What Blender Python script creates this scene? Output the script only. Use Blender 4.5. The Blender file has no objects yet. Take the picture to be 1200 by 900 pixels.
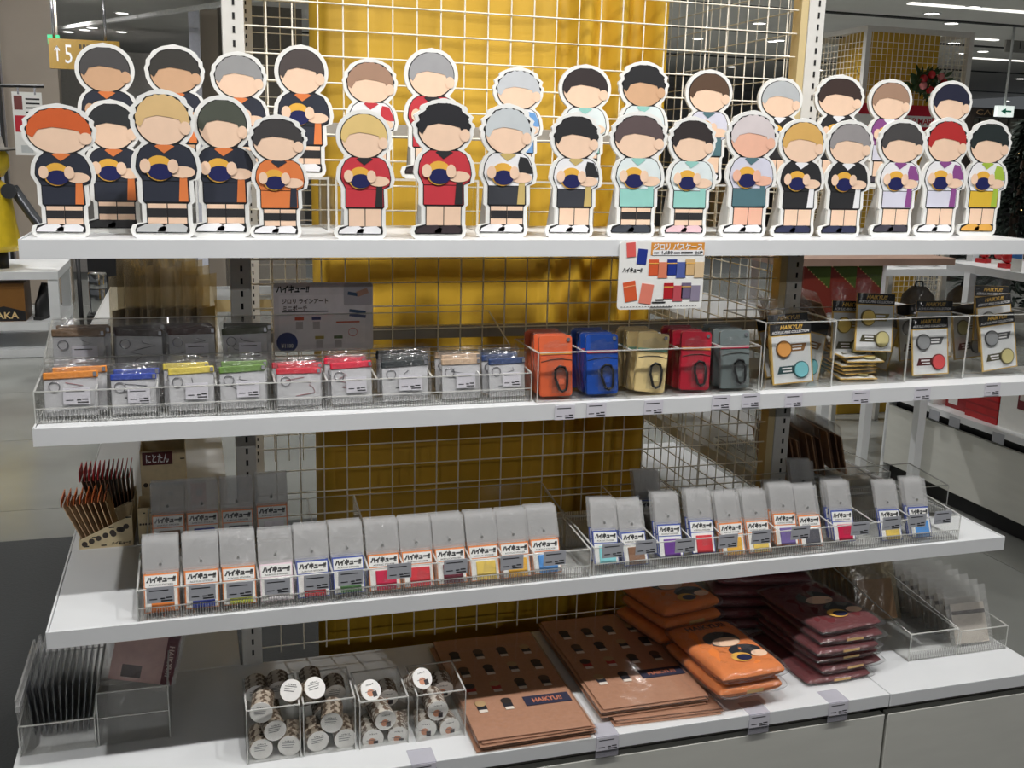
import bpy, bmesh, math, random
from mathutils import Vector, Matrix
sc = bpy.context.scene
COL = sc.collection
R = math.radians

# ------------------------------------------------------------------ camera
FPX = 1221.65
PITCH, YAW, ROLL = -0.2191, 0.3011, 0.0260
CAM = Vector((-0.145, -2.0009, 1.600))
fwd = Vector((math.sin(YAW)*math.cos(PITCH), math.cos(YAW)*math.cos(PITCH), math.sin(PITCH)))
rgt = Vector((math.cos(YAW), -math.sin(YAW), 0))
upv = rgt.cross(fwd)
r2 = rgt*math.cos(ROLL)+upv*math.sin(ROLL)
u2 = -rgt*math.sin(ROLL)+upv*math.cos(ROLL)
cd = bpy.data.cameras.new('camera'); cd.sensor_width = 36.0; cd.lens = 36.0*FPX/1200.0
cd.clip_start = 0.05; cd.clip_end = 200
cam = bpy.data.objects.new('camera', cd); COL.objects.link(cam)
cam.matrix_world = Matrix(((r2.x,u2.x,-fwd.x,CAM.x),(r2.y,u2.y,-fwd.y,CAM.y),(r2.z,u2.z,-fwd.z,CAM.z),(0,0,0,1)))
sc.camera = cam

# ------------------------------------------------------------------ world, exposure
w = bpy.data.worlds.new('world'); sc.world = w; w.use_nodes = True
w.node_tree.nodes['Background'].inputs[0].default_value = (0.90, 0.95, 1.0, 1)
w.node_tree.nodes['Background'].inputs[1].default_value = 0.11
sc.view_settings.view_transform = 'Standard'; sc.view_settings.look = 'None'
sc.view_settings.gamma = 1.0; sc.view_settings.use_curve_mapping = False
sc.view_settings.exposure = -0.20
sc.cycles.transparent_max_bounces = 40
sc.cycles.max_bounces = 8
sc.cycles.caustics_reflective = False; sc.cycles.caustics_refractive = False

# ceiling spotlights on the stand and its surroundings: (x, y, watts, target x, target y, target z)
CEIL = 2.95
SPOTS = [(-0.95,-1.02,86,-0.45,0.0,0.7), (0.15,-1.05,90,0.3,0.0,0.8), (1.05,-1.05,90,0.95,0.0,0.8),
         (2.35,-0.95,84,1.6,0.1,0.8), (-0.30,1.85,60,0.0,0.0,0.6), (-1.8,4.6,120,-1.6,6.6,1.0), (-1.5,6.9,90,-1.4,9.3,1.7),  # last two added to brighten the doll and the left wall
         (3.6,1.6,90,3.4,2.0,0.2)]

def at_z(u, v, z):
    d = r2*((u-600)/FPX)+u2*((450-v)/FPX)+fwd
    return CAM+d*((z-CAM.z)/d.z)
def at_y(u, v, y):
    d = r2*((u-600)/FPX)+u2*((450-v)/FPX)+fwd
    return CAM+d*((y-CAM.y)/d.y)
def at_x(u, v, x):
    d = r2*((u-600)/FPX)+u2*((450-v)/FPX)+fwd
    return CAM+d*((x-CAM.x)/d.x)

# ------------------------------------------------------------------ materials
def lin(c):
    return tuple(((x/255)/12.92 if x/255 <= 0.04045 else ((x/255+0.055)/1.055)**2.4) for x in c)
MATS = {}
def M(name, col=(200,200,200), rough=0.5, metal=0.0, var=0.06, scale=40.0, bump=0.0, bscale=120.0, emit=0.0, spec=0.5, stretch=(1,1,1)):
    if name in MATS: return MATS[name]
    m = bpy.data.materials.new(name); m.use_nodes = True
    nt = m.node_tree; b = nt.nodes['Principled BSDF']
    c = lin(col)
    b.inputs['Roughness'].default_value = rough; b.inputs['Metallic'].default_value = metal
    b.inputs['Specular IOR Level'].default_value = spec
    tc = nt.nodes.new('ShaderNodeTexCoord'); mp = nt.nodes.new('ShaderNodeMapping')
    mp.inputs['Scale'].default_value = stretch
    nz = nt.nodes.new('ShaderNodeTexNoise'); nz.inputs['Scale'].default_value = scale; nz.inputs['Detail'].default_value = 3
    nt.links.new(tc.outputs['Object'], mp.inputs['Vector']); nt.links.new(mp.outputs['Vector'], nz.inputs['Vector'])
    rp = nt.nodes.new('ShaderNodeValToRGB')
    rp.color_ramp.elements[0].position = 0.3; rp.color_ramp.elements[1].position = 0.7
    rp.color_ramp.elements[0].color = (*[max(0,x*(1-var)) for x in c], 1)
    rp.color_ramp.elements[1].color = (*[min(1,x*(1+var)) for x in c], 1)
    nt.links.new(nz.outputs['Fac'], rp.inputs['Fac']); nt.links.new(rp.outputs['Color'], b.inputs['Base Color'])
    if bump:
        n2 = nt.nodes.new('ShaderNodeTexNoise'); n2.inputs['Scale'].default_value = bscale; n2.inputs['Detail'].default_value = 4
        nt.links.new(mp.outputs['Vector'], n2.inputs['Vector'])
        bp = nt.nodes.new('ShaderNodeBump'); bp.inputs['Strength'].default_value = bump; bp.inputs['Distance'].default_value = 0.01
        nt.links.new(n2.outputs['Fac'], bp.inputs['Height']); nt.links.new(bp.outputs['Normal'], b.inputs['Normal'])
    if emit:
        b.inputs['Emission Color'].default_value = (*c, 1); b.inputs['Emission Strength'].default_value = emit
    MATS[name] = m; return m
def clear(name, tint=(0.94,0.95,0.95), rough=0.05, ior=1.45, bump=0.0, bscale=90.0, milk=0.0, milkcol=(0.8,0.8,0.8), boost=0.0):
    """thin clear plastic: see-through, mirror-like at glancing angles"""
    if name in MATS: return MATS[name]
    m = bpy.data.materials.new(name); m.use_nodes = True
    nt = m.node_tree; nt.nodes.clear()
    out = nt.nodes.new('ShaderNodeOutputMaterial')
    tr = nt.nodes.new('ShaderNodeBsdfTransparent'); tr.inputs[0].default_value = (*tint, 1)
    gl = nt.nodes.new('ShaderNodeBsdfGlossy'); gl.inputs['Roughness'].default_value = rough
    fr = nt.nodes.new('ShaderNodeLayerWeight'); fr.inputs['Blend'].default_value = 0.5
    pw = nt.nodes.new('ShaderNodeMath'); pw.operation = 'POWER'; pw.inputs[1].default_value = 5.0
    nt.links.new(fr.outputs['Facing'], pw.inputs[0])
    f0 = ((ior-1)/(ior+1))**2+boost
    ma = nt.nodes.new('ShaderNodeMath'); ma.operation = 'MULTIPLY_ADD'; ma.inputs[1].default_value = (1-f0)*0.8; ma.inputs[2].default_value = f0; ma.use_clamp = True
    nt.links.new(pw.outputs[0], ma.inputs[0])
    mx = nt.nodes.new('ShaderNodeMixShader')
    fac = ma.outputs[0]
    nt.links.new(fac, mx.inputs[0])
    base = tr.outputs[0]
    if milk:
        df = nt.nodes.new('ShaderNodeBsdfDiffuse'); df.inputs[0].default_value = (*milkcol, 1)
        m2 = nt.nodes.new('ShaderNodeMixShader'); m2.inputs[0].default_value = milk
        nt.links.new(tr.outputs[0], m2.inputs[1]); nt.links.new(df.outputs[0], m2.inputs[2]); base = m2.outputs[0]
    nt.links.new(base, mx.inputs[1]); nt.links.new(gl.outputs[0], mx.inputs[2])
    if bump:
        tc = nt.nodes.new('ShaderNodeTexCoord'); n2 = nt.nodes.new('ShaderNodeTexNoise'); n2.inputs['Scale'].default_value = bscale; n2.inputs['Detail'].default_value = 3
        nt.links.new(tc.outputs['Object'], n2.inputs['Vector'])
        bp = nt.nodes.new('ShaderNodeBump'); bp.inputs['Strength'].default_value = bump; bp.inputs['Distance'].default_value = 0.01
        nt.links.new(n2.outputs['Fac'], bp.inputs['Height']); nt.links.new(bp.outputs['Normal'], gl.inputs['Normal']); nt.links.new(bp.outputs['Normal'], fr.inputs['Normal'])
    nt.links.new(mx.outputs[0], out.inputs[0])
    MATS[name] = m; return m

def C(col, rough=0.45, **k):
    return M('paint_%d_%d_%d_%d' % (*[int(x) for x in col], int(rough*100)), col, rough, var=k.pop('var',0.03), **k)

# ------------------------------------------------------------------ mesh helpers
MESH = {}
JOINED = {'small_print', 'ribbing', 'slots', 'wire_grid', 'zigzag_print', 'name_print', 'stitched_border'}   # print and ribs too small to pick apart
def link(name, me, parent=None, loc=(0,0,0), rot=(0,0,0), scale=None):
    o = bpy.data.objects.new(name, me); COL.objects.link(o)
    if parent is not None: o.parent = parent
    o.location = loc; o.rotation_euler = rot
    if scale: o.scale = scale
    if name in JOINED: o['kind'] = 'stuff'
    return o
def raw(key, verts, faces, mat, smooth=False):
    if key is not None and key in MESH: return MESH[key]
    me = bpy.data.meshes.new('mesh'); me.from_pydata([tuple(v) for v in verts], [], faces); me.materials.append(mat)
    if smooth:
        for p in me.polygons: p.use_smooth = True
    me.update()
    if key is not None: MESH[key] = me
    return me
def boxv(sx, sy, sz, o=(0,0,0)):
    x, y, z = sx/2, sy/2, sz/2
    return [(o[0]+a*x, o[1]+b*y, o[2]+c*z) for a in (-1,1) for b in (-1,1) for c in (-1,1)]
BF = [(0,1,3,2),(4,6,7,5),(0,4,5,1),(2,3,7,6),(0,2,6,4),(1,5,7,3)]
def multibox(specs):
    v, f = [], []
    for (sx,sy,sz,o) in specs:
        n = len(v); v += boxv(sx,sy,sz,o); f += [tuple(i+n for i in q) for q in BF]
    return v, f
def box(name, parent, mat, size, loc=(0,0,0), rot=(0,0,0), bev=0.0, seg=2):
    key = ('box', tuple(round(s,5) for s in size), bev, mat.name)
    if key not in MESH:
        me = raw(None, boxv(*size), BF, mat)
        if bev:
            bm = bmesh.new(); bm.from_mesh(me)
            bmesh.ops.bevel(bm, geom=bm.edges[:], offset=bev, segments=seg, affect='EDGES', profile=0.5)
            bm.to_mesh(me); bm.free()
        MESH[key] = me
    return link(name, MESH[key], parent, loc, rot)
def bb(name, parent, mat, x0, x1, y0, y1, z0, z1, bev=0.0):
    return box(name, parent, mat, (x1-x0, y1-y0, z1-z0), ((x0+x1)/2, (y0+y1)/2, (z0+z1)/2), bev=bev)
def cyl(name, parent, mat, r, h, loc=(0,0,0), rot=(0,0,0), n=20, r2_=None, key=None):
    """cylinder along local z, base at z=0"""
    k = ('cyl', round(r,5), round(h,5), n, r2_, mat.name)
    if k not in MESH:
        rt = r if r2_ is None else r2_
        v = [(r*math.cos(2*math.pi*i/n), r*math.sin(2*math.pi*i/n), 0) for i in range(n)] + [(rt*math.cos(2*math.pi*i/n), rt*math.sin(2*math.pi*i/n), h) for i in range(n)]
        f = [(i,(i+1)%n,n+(i+1)%n,n+i) for i in range(n)] + [tuple(range(n-1,-1,-1)), tuple(range(n,2*n))]
        me = raw(None, v, f, mat)
        for p in me.polygons: p.use_smooth = len(p.vertices) == 4
        MESH[k] = me
    return link(name, MESH[k], parent, loc, rot)
def lathe(prof, n=24):
    v, f = [], []
    for (r, z) in prof:
        for i in range(n): v.append((r*math.cos(2*math.pi*i/n), r*math.sin(2*math.pi*i/n), z))
    for j in range(len(prof)-1):
        for i in range(n): f.append((j*n+i, j*n+(i+1)%n, (j+1)*n+(i+1)%n, (j+1)*n+i))
    f.append(tuple(range(n-1,-1,-1))); f.append(tuple((len(prof)-1)*n+i for i in range(n)))
    return v, f
def tube(pts, r, n=6, closed=False):
    v, f = [], []; m = len(pts); pts = [Vector(p) for p in pts]
    for i, p in enumerate(pts):
        a = pts[(i-1) % m] if (closed or i > 0) else p; b = pts[(i+1) % m] if (closed or i < m-1) else p
        t = (b-a).normalized(); s = t.cross(Vector((0.31,0.2,0.93))).normalized(); q = t.cross(s)
        for k in range(n):
            an = 2*math.pi*k/n; v.append(p+s*(r*math.cos(an))+q*(r*math.sin(an)))
    for i in range(m if closed else m-1):
        for k in range(n): f.append((i*n+k, i*n+(k+1)%n, ((i+1)%m)*n+(k+1)%n, ((i+1)%m)*n+k))
    return v, f
def poly(name, parent, mat, pts, y=0.0, th=0.0, key=None, loc=(0,0,0), rot=(0,0,0)):
    """outline in local XZ; flat print (th=0) facing -y or a plate of thickness th going back in +y"""
    n = len(pts)
    if th == 0:
        me = raw(key, [(p[0], y, p[1]) for p in pts], [tuple(range(n))], mat)
    else:
        v = [(p[0], y, p[1]) for p in pts]+[(p[0], y+th, p[1]) for p in pts]
        f = [tuple(range(n)), tuple(range(2*n-1, n-1, -1))]+[(i, n+i, n+(i+1)%n, (i+1)%n) for i in range(n)]
        me = raw(key, v, f, mat)
    return link(name, me, parent, loc, rot)
def ell(cx, cz, rx, rz, n=24, a0=0, a1=360):
    return [(cx+rx*math.cos(R(a0+(a1-a0)*i/n)), cz+rz*math.sin(R(a0+(a1-a0)*i/n))) for i in range(n if a1-a0 >= 360 else n+1)]
def rrect(x0, x1, z0, z1, r, n=4):
    out = []
    for (cx, cz, a) in ((x1-r, z0+r, -90), (x1-r, z1-r, 0), (x0+r, z1-r, 90), (x0+r, z0+r, 180)):
        out += [(cx+r*math.cos(R(a+90*i/n)), cz+r*math.sin(R(a+90*i/n))) for i in range(n+1)]
    return out
TXT = {}
def txt(parent, s, mat, h, loc, width=None, bold=0.0, shear=0.0, rot=(math.pi/2,0,0), align='CENTER', name='lettering'):
    """lettering h high (cap height), centred on loc, facing -y by default"""
    key = (s, bold, shear, mat.name)
    if key not in TXT:
        cu = bpy.data.curves.new('t', 'FONT'); cu.body = s; cu.size = 1.0; cu.resolution_u = 2; cu.offset = bold; cu.shear = shear
        to = bpy.data.objects.new('t', cu); COL.objects.link(to)
        bpy.context.view_layer.update()
        me = bpy.data.meshes.new_from_object(to.evaluated_get(bpy.context.evaluated_depsgraph_get()))
        bpy.data.objects.remove(to)
        xs = [v.co.x for v in me.vertices]; ys = [v.co.y for v in me.vertices]
        x0, x1, y0, y1 = min(xs), max(xs), min(ys), max(ys)
        for v in me.vertices: v.co = ((v.co.x-(x0+x1)/2)/(y1-y0), (v.co.y-(y0+y1)/2)/(y1-y0), 0)
        me.materials.clear(); me.materials.append(mat)
        TXT[key] = (me, (x1-x0)/(y1-y0))
    me, asp = TXT[key]
    sx = h if width is None else width/asp
    if align == 'LEFT': loc = (loc[0]+sx*asp/2, loc[1], loc[2])
    return link(name, me, parent, loc, rot, (sx, h, 1))
def bars(specs, y=0.0):
    """tiny unreadable print as thin marks: (x0,x1,z0,z1)"""
    v, f = [], []
    for (a,b,c,d) in specs:
        n = len(v); v += [(a,y,c),(b,y,c),(b,y,d),(a,y,d)]; f.append((n,n+1,n+2,n+3))
    return v, f

# ------------------------------------------------------------------ object records
def tag(o, label, cat, group=None):
    o['label'] = label; o['category'] = cat
    if group: o['group'] = group
    return o
def thing(name, label, cat, loc=(0,0,0), rotz=0.0, group=None, rot=None):
    o = bpy.data.objects.new(name, None); COL.objects.link(o); o.empty_display_size = 0.05
    o.location = loc; o.rotation_euler = rot if rot else (0,0,rotz)
    return tag(o, label, cat, group)
ORD = ['first','second','third','fourth','fifth','sixth','seventh','eighth','ninth','tenth','eleventh','twelfth','thirteenth']
def struct(o):
    o['kind'] = 'structure'; return o
# ------------------------------------------------------------------ shared materials
white = M('white_laminate', (222,224,225), 0.38, var=0.02, scale=8)
panel = M('cabinet_panel', (206,206,198), 0.45, var=0.03, scale=6, stretch=(1,1,6))
wire = M('cream_wire', (244,238,222), 0.45, var=0.02)
postm = M('upright_paint', (214,212,206), 0.45, var=0.03)
framem = M('beige_frame_paint', (206,186,138), 0.5, var=0.03)
dark = M('dark_slot', (22,22,22), 0.8)
black = M('black_plastic', (20,20,22), 0.5)
acr = clear('clear_acrylic', (0.985,0.985,0.98), 0.03, 1.45)
acre = clear('acrylic_edge_glint', (0.90,0.90,0.88), 0.08, 1.45, milk=0.50, milkcol=(0.82,0.82,0.79))  # whitish colour stands in for light caught by the polished edges
ribm = clear('ribbed_acrylic', (0.95,0.95,0.95), 0.12, 1.5, milk=0.22, milkcol=(0.75,0.75,0.73), boost=0.04)
film = clear('clear_bag_film', (0.985,0.985,0.985), 0.12, 1.45, bump=0.55, bscale=55, milk=0.02, boost=0.022)
filmc = clear('card_bag_film', (0.99,0.99,0.99), 0.10, 1.40, bump=0.35, bscale=40, milk=0.004)
filmw = clear('cloudy_film', (0.95,0.95,0.94), 0.16, 1.5, bump=0.6, bscale=40, milk=0.22, milkcol=(0.72,0.72,0.70), boost=0.03)
paper = M('white_card', (236,236,232), 0.55, var=0.02)
ink = M('black_ink', (24,24,26), 0.6)
tagm = M('price_card', (214,212,220), 0.35, var=0.02)
tagg = M('grey_price_card', (168,170,176), 0.35, var=0.02)
kraft = M('kraft_paper', (188,142,116), 0.6, var=0.06, scale=120, bump=0.1)

# ------------------------------------------------------------------ room
fl = M('polished_floor', (128,130,126), 0.16, var=0.16, scale=1.6, bump=0.015, bscale=3)
grout = M('floor_joint', (70,72,70), 0.7)
o = struct(bb('floor', None, grout, -12, 16, -9, 24, -0.10, -0.004))
for ix in range(-4, 9):
    for iy in range(0, 9):
        bb('floor_tile', o, fl, ix*1.2-0.598, ix*1.2+0.598, 1.0+iy*1.2-0.598, 1.0+iy*1.2+0.598, -0.05, 0.0)
for c in o.children: c.location = (c.location[0]-o.location[0], c.location[1]-o.location[1], c.location[2]-o.location[2])
tag(bb('floor_mat', None, M('charcoal_carpet', (52,54,54), 0.85, var=0.12, scale=300, bump=0.2), -4.0, 1.2, -3.4, 2.40, 0.0, 0.006), 'dark charcoal carpet mat on the floor left of the stand', 'mat')
ceilm = M('ceiling_paint', (236,234,230), 0.8, var=0.03, scale=2)
cg = M('ceiling_slot', (56,56,56), 0.8)
ceil = struct(bb('ceiling', None, ceilm, -12, 16, -9, 24, CEIL, CEIL+0.12))
def csub(x0, x1, y0, y1, m, t=0.01, name='ceiling_strip'):
    p = bb(name, ceil, m, x0, x1, y0, y1, CEIL-t, CEIL+0.02)
    p.location = Vector(p.location)-Vector(ceil.location); return p
for y in (4.6, 6.9, 8.6, 11.4, 15.0): csub(0.6, 15.9, y, y+0.09, cg)
glow = M('lamp_glow', (255,252,244), 0.5, emit=7.0)
for (x, y) in ((5.9,6.1),(7.0,8.0),(9.6,9.8),(3.2,9.6),(4.6,12.6)): csub(x, x+1.5, y, y+0.07, M('strip_glow', (255,252,244), 0.5, emit=1.6), 0.012, 'light_strip')

wtaupe = M('taupe_wall', (172,160,146), 0.6, var=0.05, scale=2)
wgrey = M('grey_wall', (176,176,178), 0.6, var=0.04, scale=2)
bwall = struct(bb('wall_back', None, wgrey, -12, 16, 18.0, 18.2, 0, CEIL))
rwall = struct(bb('wall_right', None, M('dark_shopfront', (46,42,40), 0.5, var=0.2, scale=1.2), 9.5, 15.9, 15.5, 15.7, 0, 2.15))

def downlight(x, y, label_bits, watts=None, target=None, size=95):
    t = thing('ceiling_downlight', label_bits, 'ceiling light', (x, y, CEIL), 0, 'recessed ceiling downlights')
    v, f = lathe([(0.070,0.0),(0.085,0.0),(0.085,-0.006),(0.066,-0.008),(0.060,0.0)], 20)
    link('trim_ring', raw('dl_ring', v, f[:-2], white), t)
    cyl('lamp_lens', t, glow, 0.062, 0.003, (0,0,-0.006), n=20)
    if watts:
        ld = bpy.data.lights.new('spot_lamp', 'SPOT'); ld.energy = watts; ld.spot_size = R(size); ld.spot_blend = 0.6
        ld.shadow_soft_size = 0.035; ld.color = (1.0, 0.985, 0.97)
        lo = bpy.data.objects.new('spot_lamp', ld); COL.objects.link(lo); lo.parent = t; lo.location = (0,0,-0.02)
        d = Vector(target)-Vector((x,y,CEIL)); lo.rotation_euler = d.to_track_quat('-Z','Y').to_euler()
for (x, y, wt, tx, ty, tz) in SPOTS:
    downlight(x, y, 'added round ceiling downlight brightening the room', wt, (tx,ty,tz))
for y in (3.8, 6.6, 9.4, 12.6):
    for x in (-4.0, -1.3, 1.3, 3.9 if y > 4 else 2.6, 6.5, 9.2): downlight(x, y, 'added round ceiling downlight brightening the room', 150, (x,y,0), 130)  # lamp grid added to lift the floor and ceiling brightness
for x in (-2.2, 0.4, 3.0): downlight(x, -5.6, 'added round ceiling downlight brightening the room', 54, (x*0.6,-1.0,0.9), 110)  # unseen fill lamps added behind the camera to lighten the shelf fronts
for (u, v) in ((1140,8),(1115,27),(1118,50),(640,15),(1152,60),(27,14),(45,26),(80,37),(143,15),(142,37),(108,32),(890,27),(818,45),(913,47),(920,65),(938,100),(1196,92),(1180,118),(858,78)):
    p = at_z(u, v, CEIL)
    if p.y < 17.5: downlight(p.x, p.y, 'added round ceiling downlight brightening the room')

# left background: taupe wall panels, grey columns, glass front
p = at_y(20, 60, 9.0)
def pan(name, u0, u1, v0, v1, Y, m, th=0.08, label=None, cat=None):
    a = at_y(u0, (v0+v1)/2, Y); b = at_y(u1, (v0+v1)/2, Y); z1 = at_y((u0+u1)/2, v0, Y).z; z0 = at_y((u0+u1)/2, v1, Y).z
    o = bb(name, None, m, min(a.x,b.x), max(a.x,b.x), Y, Y+th, max(z0,0.0), z1)
    if label: tag(o, label, cat)
    else: struct(o)
    return o
colm = M('lilac_grey_paint', (196,198,210), 0.5)
pan('trim_1', 3, 20, -30, 800, 9.0, colm, 0.4)
pan('trim_2', 21, 88, -30, 800, 9.3, wtaupe, 0.2)
pan('trim_3', 19, 22.5, -30, 800, 8.9, black, 0.05)
pan('trim_4', 236, 248, 12, 800, 8.6, colm, 0.3)
pan('trim_5', 249, 268, 12, 800, 8.9, wtaupe, 0.3)
pan('trim_6', 268, 360, -30, 800, 9.2, M('dark_taupe', (128,122,114), 0.6), 0.3)
pan('trim_7', 90, 236, 62, 800, 12.0, M('grey_partition', (178,174,170), 0.5), 0.2)
# bright ceiling edge trim running diagonally
a = at_z(0, 44, CEIL-0.25); b = at_z(330, -6, CEIL-0.25)
v, f = tube([a, b], 0.022, 6)
struct(link('trim_8', raw(None, v, f, M('bright_trim', (235,235,235), 0.3), False)))
# ------------------------------------------------------------------ the stand
zA, zB, zC, zD = 1.4565, 1.1711, 0.8477, 0.5751
T = 0.0279
XL, XR = -0.386, 1.444
YA, YB, YC, YD = -0.3274, -0.3304, -0.3542, -0.4331
PITCH_G = 0.046
YBK = 1.35
def shelf(z, y0, label, group='white shelf boards of the stand', XR=XR):
    t = thing('shelf_board', label, 'shelf', (0,0,z), 0, group)
    bb('board', t, white, XL+0.004, XR-0.004, y0+0.004, -0.004, -T+0.004, 0, 0.0015)
    bb('front_edge', t, white, XL+0.003, XR-0.003, y0, y0+0.004, -T, 0.0)
    for xe in (XL, XR-0.003): bb('end_cap', t, white, xe, xe+0.003, y0, -0.004, -T, 0.0008)
    return t
shelf(zA, YA, 'top white shelf board carrying the row of cut-out standees')
shelf(zB, YB, 'white shelf board carrying the zip pouches, pass cases and pin cards', XR=1.53)
shelf(zC, YC, 'white shelf board carrying the trays of hanging sticker packs')
def sideshelf(z, x0, x1, label):
    t = thing('side_shelf', label, 'shelf', (0,0,z))
    bb('board', t, white, x0+0.003, x1-0.003, -0.003, YBK, -T, 0, 0.0015)
    xo = x0 if x0 < 0 else x1-0.003
    bb('front_edge', t, white, xo, xo+0.003, -0.003, YBK, -T, 0.0008)
sideshelf(zB, XL+0.004, -0.085, 'white shelf board on the left end, below the bundle of bagged goods')
sideshelf(zC, XL, -0.085, 'white shelf board on the left end carrying the display boxes of cards')
sideshelf(zB, 1.145, XR, 'white shelf board on the right end, below the red and green boxes')
sideshelf(zC, 1.145, XR, 'white shelf board on the right end, below the brown bagged packets')
def rearshelf(z, label):
    t = thing('rear_shelf', label, 'shelf', (0,0,z))
    bb('board', t, white, -0.30, 1.36, YBK+0.035, YBK+0.37, -T, 0, 0.0015)
    bb('front_edge', t, framem, -0.30, 1.36, YBK+0.031, YBK+0.035, -T-0.01, 0.0)
rearshelf(zA-0.12, 'white shelf board behind the mesh with clear boxes on it')
rearshelf(zB-0.05, 'lower white shelf board behind the mesh on the far side')
# uprights with slots
def post(x, y, label, inner=None):
    t = thing('upright_post', label, 'post', (x, y, 0), 0, 'slotted uprights of the stand')
    bb('channel', t, postm, -0.019, 0.019, -0.004, 0.03, 0.55, 2.15, 0.001)
    sp = [(0.0042, 0.002, 0.011, (0.001 if inner is None else 0.004, -0.0042, 0.60+0.0235*i)) for i in range(66)]
    v, f = multibox(sp); link('slots', raw('slots%d' % (inner is None), v, f, dark), t)
    if inner: bb('mesh_frame', t, framem, inner[0], inner[1], -0.002, 0.03, 0.55, 2.15)
    return t
post(-0.058, 0.0, 'slotted white upright post at the left end of the mesh')
post(1.117, 0.0, 'slotted white upright post beside the pin card bins', (-0.036, -0.0195))
post(0.037, YBK, 'slotted upright post at the rear left of the yellow pillar')
post(1.117, YBK, 'slotted upright post at the rear right of the yellow pillar', (-0.036, -0.0195))
# wire mesh panels, every wire a part
def mesh_panel(label, a, b, z0, z1, ax, fixed, zrow):
    t = thing('wire_mesh_panel', label, 'wire mesh', (0,0,0))
    rr = 0.0015
    n = 6
    L = z1-z0
    def cy(r, h, key):
        if key not in MESH:
            v = [(r*math.cos(2*math.pi*i/n), r*math.sin(2*math.pi*i/n), zz) for zz in (0,h) for i in range(n)]
            MESH[key] = raw(None, v, [(i,(i+1)%n,n+(i+1)%n,n+i) for i in range(n)], wire, True)
        return MESH[key]
    mv = cy(rr, L, ('wv', L)); mh = cy(rr, b-a, ('wh', round(b-a,4)))
    k = math.ceil((a+0.004)/PITCH_G)
    while k*PITCH_G < b-0.004:
        p = (k*PITCH_G, fixed, z0) if ax == 'x' else (fixed, k*PITCH_G, z0)
        link('wire', mv, t, p); k += 1
    z = zrow
    while z > z0+0.01: z -= 0.0464
    z += 0.0464
    while z < z1:
        if ax == 'x': link('wire', mh, t, (a, fixed-0.003, z), (0, R(90), 0))
        else: link('wire', mh, t, (fixed-0.003, a, z), (R(-90), 0, 0))
        z += 0.0464
    return t
mesh_panel('cream wire mesh panel in front of the yellow pillar', -0.038, 1.0805, zD+0.012, 2.12, 'x', 0.012, 1.8085)
mesh_panel('cream wire mesh panel on the right side of the yellow pillar', 0.034, YBK-0.008, zD+0.012, 2.12, 'y', 1.112, 1.815)
mesh_panel('cream wire mesh panel behind the yellow pillar', 0.0565, 1.0805, zD+0.012, 2.12, 'x', YBK+0.012, 1.79)
# cross rails
for (z, label) in ((1.632,'grey cross rail behind the standees'), (1.243,'grey cross rail between the uprights above the pouches')):
    tag(bb('cross_rail', None, M('rail_grey', (150,146,138), 0.5), -0.038, 1.096, 0.016, 0.034, z-0.0125, z+0.0125, 0.001), label, 'rail')
# pillar wrapped in yellow cloth
gold = M('golden_cloth', (208,166,48), 0.5, var=0.10, scale=9, bump=0.25, bscale=14, stretch=(1,1,0.5))
def pillar(name, label, x0, x1, y0, y1, z0, z1, folds=True, seed=3):
    rnd = random.Random(seed)
    prof = []
    N = 60
    for i in range(N+1):
        s = i/N; x = x0+0.035+(x1-x0-0.035)*s
        y = y0
        if folds and s > 0.66: y += 0.030*math.sin((s-0.66)*52)*min(1,(s-0.66)*14)-0.012
        prof.append((x, y))
    prof += [(x1+0.004, y0+0.03), (x1, y1), (x0+0.14, y1), (x0+0.035, y0+0.22), (x0+0.010, y0+0.05)]
    nz = 26; v, f = [], []
    ph = [rnd.uniform(0,6.28) for _ in prof]
    for j in range(nz+1):
        z = z0+(z1-z0)*j/nz
        for i, (x, y) in enumerate(prof):
            amp = 0.005 if i <= N else 0.002
            dy = amp*math.sin(z*5.0+x*9)+amp*0.8*math.sin(z*11.0-x*16+1.3)
            if folds and i > 0.66*N and i <= N: dy += 0.010*math.sin(z*3.1+i*0.5)
            v.append((x, y+dy, z))
    n = len(prof)
    for j in range(nz):
        for i in range(n): f.append((j*n+i, j*n+(i+1)%n, (j+1)*n+(i+1)%n, (j+1)*n+i))
    f.append(tuple(nz*n+i for i in range(n)))
    o = link(name, raw(None, v, f, gold, True)); return tag(o, label, 'pillar')
pillar('wrapped_pillar', 'pillar wrapped in golden yellow cloth inside the wire mesh', 0.10, 0.885, 0.27, 1.06, 0.0, CEIL)
# base: worktops and cabinets
def worktop(x0, x1, y0, y1, label):
    t = thing('worktop', label, 'worktop', (0,0,zD))
    bb('board', t, white, x0, x1, y0, y1, -0.0273, 0, 0.0012)
    return t
XS = 1.140
worktop(-0.4634, XS-0.001, YD, -0.001, 'white worktop carrying the tape boxes, paper bags and towels')
worktop(XS+0.001, 1.522, YD, -0.001, 'white worktop beyond the seam, carrying the clear tray of bagged cards')
worktop(-0.4634, -0.082, 0.001, YBK, 'white worktop on the left end behind the folder trays')
worktop(1.141, 1.522, 0.001, YBK, 'white worktop on the right end behind the bagged cards')
def cabinet(x0, x1, y0, y1, label):
    t = thing('base_cabinet', label, 'cabinet', (0,0,0))
    bb('carcass', t, M('cabinet_carcass', (120,118,112), 0.6), x0+0.02, x1-0.02, y0+0.03, y1-0.02, 0.08, zD-0.0283)  # plain darker grey carcass behind the door
    bb('door', t, panel, x0+0.002, x1-0.002, y0+0.004, y0+0.022, 0.10, zD-0.046, 0.0015)
    bb('plinth', t, black, x0+0.03, x1-0.03, y0+0.05, y1-0.05, 0.0065, 0.08)
    return t
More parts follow.
